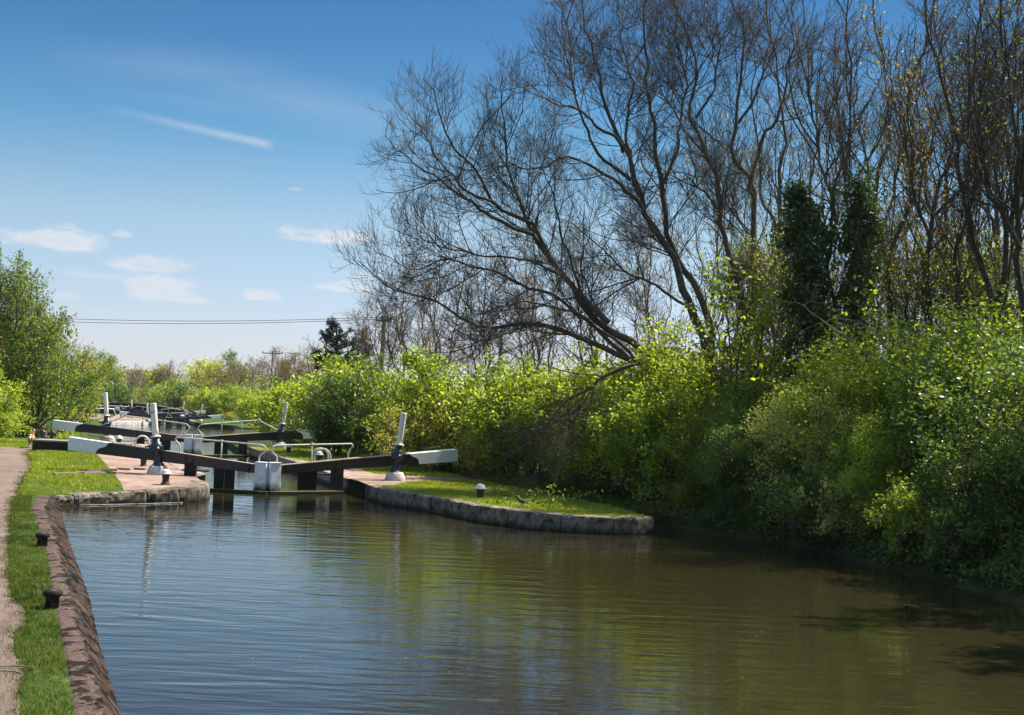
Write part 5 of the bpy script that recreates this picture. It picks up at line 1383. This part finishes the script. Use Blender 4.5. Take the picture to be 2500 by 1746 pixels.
# ================================================================ grass
def inside(poly, x, y):
    r = np.zeros(len(x), bool); n = len(poly)
    for i in range(n):
        x1, y1 = poly[i]; x2, y2 = poly[(i + 1) % n]
        c = ((y1 > y) != (y2 > y)) & (x < (x2 - x1) * (y - y1) / ((y2 - y1) or 1e-9) + x1)
        r ^= c
    return r
def blades(name, label, poly, exclude, dens, h, wd, z, m, seed, edge_fade=None):
    rng = NR(seed)
    xs = [p[0] for p in poly]; ys = [p[1] for p in poly]
    A = (max(xs) - min(xs)) * (max(ys) - min(ys))
    n = int(A * dens)
    x = min(xs) + rng.rand(n) * (max(xs) - min(xs)); y = min(ys) + rng.rand(n) * (max(ys) - min(ys))
    k = inside(poly, x, y)
    for e in exclude: k &= ~inside(e, x + rng.randn(n) * .03, y + rng.randn(n) * .03)
    # thin patches
    pn = np.sin(x * 1.7 + 3 * np.sin(y * .9)) * np.sin(y * 1.3 + 2 * np.sin(x * 1.1))
    k &= rng.rand(n) < (.72 + .35 * pn)
    x, y = x[k], y[k]; n = len(x)
    zz = np.array([z(a, b) for a, b in zip(x, y)]) if callable(z) else np.full(n, z)
    hh = h * (.5 + .8 * rng.rand(n)) * (1 + .35 * pn[k]); az = rng.rand(n) * 6.283
    w_ = wd * (.7 + .6 * rng.rand(n))
    d = np.stack([np.cos(az), np.sin(az), np.zeros(n)], 1); b = np.stack([x, y, zz - .004], 1)
    lean_az = rng.rand(n) * 6.283; ln = hh * (.2 + .7 * rng.rand(n))
    tip = b + np.stack([np.cos(lean_az) * ln, np.sin(lean_az) * ln, hh], 1)
    mid = b * .5 + tip * .5 + np.stack([np.zeros(n), np.zeros(n), hh * .15], 1)
    V = np.stack([b - d * w_[:, None], b + d * w_[:, None], mid + d * w_[:, None] * .8, mid - d * w_[:, None] * .8, tip], 1).reshape(-1, 3)
    i = np.arange(n)[:, None] * 5
    o = link(name, np_mesh(name, V, [np.hstack([i, i + 1, i + 2, i + 3]), np.hstack([i + 3, i + 2, i + 4])]), m)
    return tag(o, label, 'grass', kind='stuff')
verge_in = [(float(np.interp(y, [-4, 12.7, 15.2, 18.7, 25, 33, 37.6], [2.0, -3.82, -4.70, -5.95, -8.20, -11.2, -12.75])), y) for y in np.arange(11, 38, 1.0)]
near_poly = verge_in + [(-13.5, 38), (-17, 38), (-14, 30), (-10, 20), (-7, 11)]
blades('verge_grass', 'mown green grass of the narrow verge between towpath and canal wall', near_poly, [tp], 2600, .042, .0032, zland, M_['blade'], 1)
lawn_poly = [(-12.75, 37.2), (-11.6, 39.3), (-10.4, 41), (-10.0, 46), (-17, 66), (-24, 66), (-22, 56), (-20, 40), (-16, 36)]
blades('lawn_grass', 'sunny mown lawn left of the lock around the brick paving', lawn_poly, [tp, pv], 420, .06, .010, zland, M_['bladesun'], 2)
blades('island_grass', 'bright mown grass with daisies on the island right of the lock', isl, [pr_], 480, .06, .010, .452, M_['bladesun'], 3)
bk = [(p.x, p.y) for p in BACK]
back_poly = bk + [(x + 2.6, y + .9) for x, y in bk[::-1]]
blades('rough_grass', 'rough longer grass along the back edge of the island lawn', back_poly, [], 160, .26, .012, .40, M_['blade'], 4)
bank_line = [(edge(RE, y) + .1, y) for y in np.arange(14, 38.5, .7)]
blades('bank_grass', 'long grass and weeds hanging over the waterline of the right bank', bank_line + [(x + 1.6, y) for x, y in bank_line[::-1]], [], 170, .5, .014, .3, M_['blade'], 5)
def bank_slope():
    """earth bank sloping into the water on the right"""
    rng = NR(9); v = []; f = []
    ys = np.arange(2, 38.7, .5)
    for y in ys:
        xe = edge(RE, y)
        for q, z in ((-.9, -.5), (-.55, -.05), (-.3, .10), (-.05, .30), (.35, .46), (1.2, .55)):
            v.append((xe + q + rng.randn() * .08, y + rng.randn() * .05, z + rng.randn() * .05))
    for i in range(len(ys) - 1):
        for j in range(5):
            a = i * 6 + j; f.append((a, a + 1, a + 7, a + 6))
    o = link('right_bank_slope', np_mesh('right_bank_slope', v, [np.array(f)]), M_['scrub'], smooth=True); o['kind'] = 'structure'
bank_slope()
# low weeds hugging the bank: a carpet of leaves over the slope
def bank_leaves():
    rng = NR(10); n = 52000
    y = 13 + rng.rand(n) * 26; xe = np.array([edge(RE, q) for q in y])
    t = rng.rand(n)
    lump = .35 + .3 * np.sin(y * 1.9) + .2 * np.sin(y * 4.3 + 1)
    x = xe - .35 + t * 2.4 + rng.randn(n) * .08
    z = np.interp(t, [0, .15, .5, 1], [.30, .5, .85, 1.3]) * (1 + lump) * rng.rand(n) ** .5
    lv, lf = leaf_quads(np.stack([x, y, z + .02], 1), rng, .05)
    o = link('bank_weeds', np_mesh('bank_weeds', lv, [lf]), LF['dark']); tag(o, 'low nettles and weeds covering the earth of the right bank by the water', 'weeds', kind='stuff')  # dark leaf colour stands in for the shade along the undercut waterline
bank_leaves()
def hedge_bottom():
    rng = NR(11); n = 60000
    t = rng.rand(n) * (len(BACK) - 1); i = np.minimum(t.astype(int), len(BACK) - 2); fr = (t - i)[:, None]
    B = np.array([tuple(p) for p in BACK]); p = B[i] * (1 - fr) + B[i + 1] * fr
    u = rng.rand(n)
    lump = .5 + .5 * np.sin(t * 5) + .3 * np.sin(t * 11 + 1)
    p[:, 0] += 2.2 + u * 3; p[:, 1] += 1.0 + u * 1.2
    p[:, 2] = .2 + rng.rand(n) ** .6 * (.5 + 1.3 * u) * (1 + .5 * lump)
    lv, lf = leaf_quads(p, rng, .055)
    o = link('hedge_bottom_weeds', np_mesh('hedge_bottom_weeds', lv, [lf]), LF['mid']); tag(o, 'weeds and brambles filling the foot of the hedge behind the island', 'weeds', kind='stuff')
hedge_bottom()
# daisies: a sprinkle of white points in the island lawn
def daisies():
    rng = NR(12); n = 420
    x = -3 + rng.rand(n) * 7.2; y = 37 + rng.rand(n) * 7
    k = inside(isl, x, y); x, y = x[k], y[k]
    lv, lf = leaf_quads(np.stack([x, y, np.full(len(x), .50)], 1), rng, .014, up=2)
    o = link('daisies', np_mesh('daisies', lv, [lf]), LF['blossom']); tag(o, 'tiny white daisies scattered over the island lawn', 'daisies', kind='stuff')
daisies()
def flecks():
    rng = NR(13); n = 420
    d = 12 + 22 * rng.rand(n) ** 1.4; px = 500 + rng.rand(n) * 2100
    x = (px - 1250) / F_PX * d; 
    k = np.array([edge(LE, b) + 1.2 < a < edge(RE, b) - 1 for a, b in zip(x, d)]); x, d = x[k], d[k]
    c = np.stack([x, d, np.full(len(x), .003)], 1)
    s = .004 + .010 * rng.rand(len(x)) ** 4; a = rng.rand(len(x)) * 6.28
    u = np.stack([np.cos(a), np.sin(a), 0 * a], 1) * s[:, None]; v = np.stack([-np.sin(a), np.cos(a), 0 * a], 1) * s[:, None] * .8
    V = np.stack([c - u, c - v, c + u, c + v], 1).reshape(-1, 3)
    o = link('floating_specks', np_mesh('floating_specks', V, [np.arange(len(x) * 4).reshape(-1, 4)]), M_['plinth']); tag(o, 'pale seeds and petals floating on the near water', 'specks', kind='stuff')
flecks()
def stone_block():
    p = P(2318, 1318, .75)
    mb = MB()
    bmesh.ops.create_icosphere(mb.bm, subdivisions=2, radius=.35)
    rng = random.Random(3)
    for v_ in mb.bm.verts: v_.co = Vector((v_.co.x * 1.5 + rng.uniform(-.03, .03), v_.co.y * .8, v_.co.z * .45 + rng.uniform(-.03, .03)))
    o = mb.build('boulder', M_['plinth']); o.location = p; tag(o, 'pale weathered stone half hidden in weeds on the right bank', 'stone')
stone_block()
# twigs lying on the path
for k, (x, y, l, a) in enumerate([(20, 1630, .5, .4), (10, 1642, .35, .1)]):
    p = P(x, y, .47); mb = MB(); mb.tube([(-l / 2, 0, 0), (0, .04, .01), (l / 2, 0, 0)], .008, 5, True); o = mb.build('twig', M_['barkpale']); o.location = p; o.rotation_euler.z = a
    tag(o, ('longer' if k == 0 else 'shorter') + ' pale twig lying on the towpath at the left edge', 'twig')
# ================================================================ people, dog and duck
def skin_mesh(name, verts, edges, radii, root=0, sub=1):
    me = bpy.data.meshes.new(name + '_sk'); me.from_pydata([tuple(v) for v in verts], edges, [])
    o = bpy.data.objects.new(name + '_sk', me); C.objects.link(o)
    md = o.modifiers.new('s', 'SKIN'); md.branch_smoothing = .6; md.use_smooth_shade = True
    sv = me.skin_vertices[0].data
    for i, r in enumerate(radii):
        sv[i].radius = r if isinstance(r, tuple) else (r, r); sv[i].use_root = (i == root)
    if sub:
        sb = o.modifiers.new('u', 'SUBSURF'); sb.levels = sub; sb.render_levels = sub
    dg = bpy.context.evaluated_depsgraph_get(); dg.update()
    out = bpy.data.meshes.new_from_object(o.evaluated_get(dg)); out.name = name
    bpy.data.objects.remove(o); return out
def cloth(name, c, r=.85): return surf(name, c, tuple(x * .75 for x in c), 9, 4, r, bump=.1, spec=.2)
SK = cloth('skin', (.50, .28, .20), .6)
def person(loc, face, label, top, legs, shoes, hair, arms='walk', height=1.72, cap=None, sleeves='short', extras=None):
    root = empty('person', loc, face); tag(root, label, 'person')
    V = []; E_ = []; Rr = []; K_ = []
    def v(p, r, k, par=None):
        V.append(Vector(p)); Rr.append(r); K_.append(k)
        if par is not None: E_.append((par, len(V) - 1))
        return len(V) - 1
    pel = v((0, 0, .94), (.155, .115), 'legs'); wst = v((0, 0, 1.08), (.135, .10), 'top', pel); ch = v((0, 0, 1.28), (.165, .115), 'top', wst)
    ub = v((0, .01, 1.40), (.14, .09), 'top', ch); nk = v((0, 0, 1.48), .055, 'skin', ub); jw = v((0, -.015, 1.545), (.066, .075), 'skin', nk); hd = v((0, 0, 1.63), (.082, .10), 'skin', jw); tp_ = v((0, .01, 1.71), (.06, .07), 'skin', hd)
    ns = v((0, -.115, 1.605), .014, 'skin', jw)
    for sx in (-1, 1): v((sx * .092, .0, 1.61), (.012, .022), 'skin', hd)
    for sx in (-1, 1):
        st = sx * (.14 if arms == 'walk' else .03)
        hp = v((sx * .09, 0, .86), .095, 'legs', pel); kn = v((sx * .10, -.02 - st * .6, .49), .062, 'legs', hp); cf = v((sx * .10, .0 - st * .5, .30), .055, 'legs', kn); an = v((sx * .10, st * .6, .09), .038, 'legs', cf)
        v((sx * .11, st * .6 - .13, .04), (.04, .03), 'shoes', an)
        sh = v((sx * .175, .01, 1.39), .062, 'top', ub)
        if arms == 'walk': el, wr, hn, dirn = (sx * .235, .03, 1.14), (sx * .255, -.05, .92), (sx * .255, -.065, .85), Vector((0, -.15, -1))
        elif arms == 'down': el, wr, hn, dirn = (sx * .225, .02, 1.13), (sx * .22, -.02, .88), (sx * .22, -.03, .81), Vector((0, -.1, -1))
        elif arms == 'face': el, wr, hn, dirn = (sx * .24, -.20, 1.22), (sx * .10, -.22, 1.46), (sx * .08, -.19, 1.53), Vector((-sx * .2, .1, 1))
        else: el, wr, hn, dirn = (sx * .24, -.02, 1.15), (sx * .10, -.20, 1.08), (sx * .05, -.22, 1.10), Vector((-sx * 1, -.1, .1))
        k2 = 'top' if sleeves == 'long' else 'skin'
        mid = (Vector(el) + V[sh]) / 2
        m1_ = v(mid, .05, 'top' if sleeves != 'none' else 'skin', sh); e1 = v(el, .042, k2, m1_); w1 = v(wr, .027, k2, e1); h1 = v(hn, (.036, .018), 'skin', w1)
        dirn = dirn.normalized(); sd_ = Vector((0, 1, 0)) if abs(dirn.y) < .8 else Vector((1, 0, 0))
        for q, ln in zip((-1.5, -.5, .5, 1.5), (.07, .082, .078, .06)):
            a_ = v(Vector(hn) + dirn * .035 + sd_ * q * .017, .0085, 'skin', h1); b_ = v(V[a_] + dirn * ln * .5 + Vector((-sx * .006, 0, 0)), .008, 'skin', a_); v(V[b_] + dirn * ln * .4 + Vector((-sx * .018, 0, 0)), .007, 'skin', b_)
        t1_ = v(Vector(hn) - dirn * .005 + sd_ * -.03, .010, 'skin', h1); v(V[t1_] + dirn * .045 + sd_ * -.015, .008, 'skin', t1_)
    me = skin_mesh('body', V, E_, Rr)
    mats_ = {'skin': SK, 'top': top, 'legs': legs, 'shoes': shoes}; names = list(mats_)
    body = link('body', me, [mats_[n] for n in names], root)
    co = np.array([tuple(q) for q in V])
    for p in me.polygons:
        c = np.array(p.center); d = ((co - c) ** 2).sum(1); p.material_index = names.index(K_[int(d.argmin())])
    if hair is not None:
        mb = MB(); mb.lathe([(.095, -.05), (.105, .0), (.10, .05), (.07, .10), (.02, .125)], 14, (0, .022, 1.62), .92, 1.12); mb.build('hair', hair, root)
    if cap is not None:
        mb = MB(); mb.lathe([(.10, .0), (.102, .03), (.085, .08), (.03, .105)], 14, (0, .005, 1.66), .95, 1.15); mb.box(0, -.15, 1.665, .14, .12, .012, Euler((R(12), 0, 0)).to_matrix(), .005); mb.build('cap', cap, root)
    if extras: extras(root)
    root.scale = [height / 1.75] * 3
    return root
grey = cloth('grey marl cloth', (.22, .235, .26)); dgrey = cloth('charcoal cloth', (.12, .115, .125)); navy = cloth('navy cloth', (.010, .014, .035)); blk = cloth('black cloth', (.008, .009, .012))
brn = cloth('brown cloth', (.09, .05, .04)); wht = cloth('white cloth', (.6, .62, .64)); hbr = cloth('light brown hair', (.20, .11, .06)); hwh = cloth('white hair', (.6, .58, .55)); capb = cloth('blue cap cloth', (.05, .12, .42))
shoe = cloth('dark shoe', (.03, .03, .035))
def lady_extras(root):
    mb = MB(); mb.tube([(-.13, -.095, 1.43), (-.02, -.14, 1.25), (.12, -.13, 1.06)], .014, 6, True); mb.tube([(-.13, .09, 1.43), (0, .13, 1.25), (.14, .10, 1.06)], .014, 6, True); mb.build('bag_strap', blk, root)
    mb = MB(); mb.box(.17, -.02, .98, .07, .22, .18, None, .02); mb.build('bag', blk, root)
    mb = MB(); mb.box(0, -.098, 1.64, .135, .02, .035, None, .008); mb.build('sunglasses', blk, root)
def fit_distance(px, py_head, h, lo=76, hi=84):
    best = None
    for d in np.arange(lo, hi, 1.0):
        b = at(px, d); e = abs((b.z + h) - PD(px, py_head, d).z)
        if best is None or e < best[0]: best = (e, d, b)
    return best[2]
wp = fit_distance(101, 1038, 1.68)
person(wp, R(-8), 'woman in grey sleeveless top and sunglasses with a bag strap, walking behind the low wall', grey, blk, shoe, hbr, 'walk', 1.68, None, 'none', lady_extras)
person(fit_distance(124, 1043, 1.72), R(6), 'man in blue cap and charcoal polo shirt walking beside the woman in sunglasses', dgrey, navy, shoe, None, 'walk', 1.76, capb)
person(wp + Vector((-.55, 1.9, 0)) + Vector((0, 0, zland(wp.x - .55, wp.y + 1.9) - wp.z)), R(-5), 'person in pale top half hidden behind the woman in sunglasses', wht, navy, shoe, hbr, 'walk', 1.62)
person(P(295, 1021, -1.63), R(60), 'white haired man in navy coat standing apart at the far lock', navy, navy, shoe, hwh, 'front', 1.75, sleeves='long')
person(P(312, 1021, -1.63), R(30), 'person with hands raised to the face beside the far lock beam', blk, brn, shoe, hwh, 'face', 1.74, sleeves='long')
person(P(321, 1023, -1.63), R(190), 'person in wide black coat behind the far lock beam end', blk, blk, shoe, hbr, 'front', 1.66, sleeves='long')
def dog():
    b = P(76, 1094, .2)
    b = Vector((b.x, b.y, 0)); 
    for _ in range(4):
        z = zland(b.x, b.y); b = P(76, 1094, z)
    root = empty('dog', b, R(12)); tag(root, 'shaggy tan and white dog walking on the grass ahead of the couple', 'dog')
    V = []; E_ = []; Rr = []; K_ = []
    def v(p, r, k, par=None):
        V.append(Vector(p)); Rr.append(r); K_.append(k)
        if par is not None: E_.append((par, len(V) - 1))
        return len(V) - 1
    mid = v((0, .05, .44), (.13, .13), 'tan'); chs = v((0, -.20, .43), (.135, .16), 'tan', mid); hip = v((0, .30, .45), (.11, .11), 'tan', mid); nk = v((0, -.34, .50), (.09, .10), 'white', chs)
    hd = v((0, -.44, .50), (.085, .085), 'tan', nk); mz = v((0, -.56, .44), (.04, .038), 'white', hd); v((0, -.62, .425), .025, 'white', mz)
    for sx in (-1, 1):
        e = v((sx * .07, -.41, .575), (.03, .02), 'tan', hd); v((sx * .09, -.42, .61), .012, 'tan', e)
    tl = v((0, .42, .52), .04, 'tan', hip); t2 = v((.02, .46, .64), .055, 'white', tl); t3 = v((.03, .38, .74), .06, 'white', t2); v((.04, .28, .75), .03, 'white', t3)
    for sx in (-1, 1):
        s_ = .07 * sx
        a = v((sx * .09, -.22, .30), .055, 'tan', chs); c = v((sx * .09, -.22 + s_ * .6, .17), .035, 'white', a); d = v((sx * .09, -.23 + s_, .04), .028, 'white', c); v((sx * .09, -.27 + s_, .02), .03, 'white', d)
        a = v((sx * .09, .30, .33), .075, 'tan', hip); c = v((sx * .09, .24 - s_, .22), .045, 'tan', a); d = v((sx * .09, .36 - s_, .13), .028, 'white', c); g = v((sx * .09, .33 - s_, .03), .026, 'white', d); v((sx * .09, .28 - s_, .02), .028, 'white', g)
    me = skin_mesh('coat', V, E_, Rr)
    rng = random.Random(4)
    ms = [cloth('tan fur', (.42, .22, .10), .95), cloth('white fur', (.65, .60, .52), .95)]
    link('coat', me, ms, root)
    co = np.array([tuple(q) for q in V])
    for p in me.polygons:
        c = np.array(p.center); p.material_index = 0 if K_[int(((co - c) ** 2).sum(1).argmin())] == 'tan' else 1
dog()
def duck():
    b = P(1277, 1240, .46)
    root = empty('duck', b, R(172)); tag(root, 'dark headed duck with pale underside on the island lawn edge', 'duck')
    V = []; E_ = []; Rr = []; K_ = []
    def v(p, r, k, par=None):
        V.append(Vector(p)); Rr.append(r); K_.append(k)
        if par is not None: E_.append((par, len(V) - 1))
        return len(V) - 1
    m = v((0, 0, .17), (.072, .07), 'dark'); br = v((.12, 0, .20), (.065, .065), 'dark', m); tl = v((-.14, 0, .13), (.045, .035), 'dark', m); v((-.24, 0, .12), (.025, .012), 'dark', tl)
    nk = v((.17, 0, .27), .035, 'dark', br); hd = v((.20, 0, .325), .042, 'dark', nk); bl = v((.255, 0, .31), (.018, .012), 'bill', hd); v((.30, 0, .295), (.016, .006), 'bill', bl)
    be = v((.02, 0, .12), (.05, .045), 'pale', m)
    for s_ in (-1, 1):
        a = v((.02, .03 * s_, .07), .012, 'bill', be); c = v((.02, .03 * s_, .01), .008, 'bill', a); v((.06, .03 * s_, .006), (.02, .005), 'bill', c)
    me = skin_mesh('plumage', V, E_, Rr)
    ms = [cloth('dark plumage', (.03, .026, .02), .6), cloth('pale plumage', (.55, .52, .45), .8), cloth('bill', (.35, .22, .05), .5)]
    link('plumage', me, ms, root)
    co = np.array([tuple(q) for q in V]); ix = {'dark': 0, 'pale': 1, 'bill': 2}
    for p in me.polygons:
        c = np.array(p.center); p.material_index = ix[K_[int(((co - c) ** 2).sum(1).argmin())]]
        if p.material_index == 0 and c[2] < .15 and c[0] > -.2: p.material_index = 1
duck()

def haze():
    mb = MB(); mb.box(-300, 2700, 15, 6800, 6400, 64)
    m, N, L = mat('haze air'); out = N.new('ShaderNodeOutputMaterial'); v = N.new('ShaderNodeVolumePrincipled')
    v.inputs['Color'].default_value = (.80, .88, .97, 1); v.inputs['Density'].default_value = .00006; v.inputs['Anisotropy'].default_value = .2
    L.new(v.outputs[0], out.inputs['Volume'])
    o = mb.build('haze', m); tag(o, 'thin blue haze of distance over the far fields and hills', 'haze', kind='stuff')
haze()

def gravel():
    rng = NR(21); n = 9000
    y = 11.5 + 46 * rng.rand(n) ** 1.8; x = np.interp(y, [11, 58], [-6.5, -21]) + (rng.rand(n) - .5) * np.interp(y, [11, 58], [5, 9])
    k = inside(tp, x, y) & (rng.rand(n) < .55 + .45 * np.sin(x * 2.3 + y)); x, y = x[k], y[k]; n = len(x)
    sz = .006 + .012 * rng.rand(n) ** 3; z = np.array([zland(a, b) for a, b in zip(x, y)]) + .006
    c = np.stack([x, y, z], 1); o6 = np.array([[1, 0, .2], [0, 1, .1], [-1, 0, .2], [0, -1, .15], [0, 0, .9]])
    V = (c[:, None, :] + o6[None] * sz[:, None, None] * (.7 + .6 * rng.rand(n, 5, 1))).reshape(-1, 3); i = np.arange(n)[:, None] * 5
    F = np.concatenate([np.hstack([i + a, i + (a + 1) % 4, i + 4]) for a in range(4)])
    o = link('gravel', np_mesh('gravel', V, [F]), M_['gravel']); tag(o, 'small stones and grit scattered over the towpath', 'gravel', kind='stuff')
M_['gravel'] = surf('pale grit', (.34, .29, .25), (.08, .06, .05), 9, 3, .9, bump=0)
gravel()
def path_edge_tufts():
    rng = NR(22); pts = []
    edge_pts = [(a, b) for a, b in tp[:17]]
    for (x0, y0), (x1, y1) in zip(edge_pts, edge_pts[1:]):
        L0 = math.hypot(x1 - x0, y1 - y0)
        for _ in range(int(L0 * 9)):
            t = rng.rand(); cx, cy = x0 + (x1 - x0) * t, y0 + (y1 - y0) * t; r = .03 + .13 * rng.rand() ** 2
            m_ = int(12 + 60 * r / .16); pts.append(np.stack([cx + rng.randn(m_) * r, cy + rng.randn(m_) * r * 1.4], 1))
    p = np.concatenate(pts); n = len(p); z = np.array([zland(a, b) for a, b in p]) + .004
    hh = .015 + .04 * rng.rand(n); az = rng.rand(n) * 6.283; w_ = .0035
    b = np.stack([p[:, 0], p[:, 1], z], 1); d = np.stack([np.cos(az), np.sin(az), az * 0], 1) * w_
    tip = b + np.stack([rng.randn(n) * .018, rng.randn(n) * .018, hh], 1)
    V = np.stack([b - d, b + d, tip], 1).reshape(-1, 3)
    o = link('path_edge_grass', np_mesh('path_edge_grass', V, [np.arange(n * 3).reshape(-1, 3)]), M_['blade']); tag(o, 'ragged grass tufts creeping over the towpath edge', 'grass', kind='stuff')
path_edge_tufts()
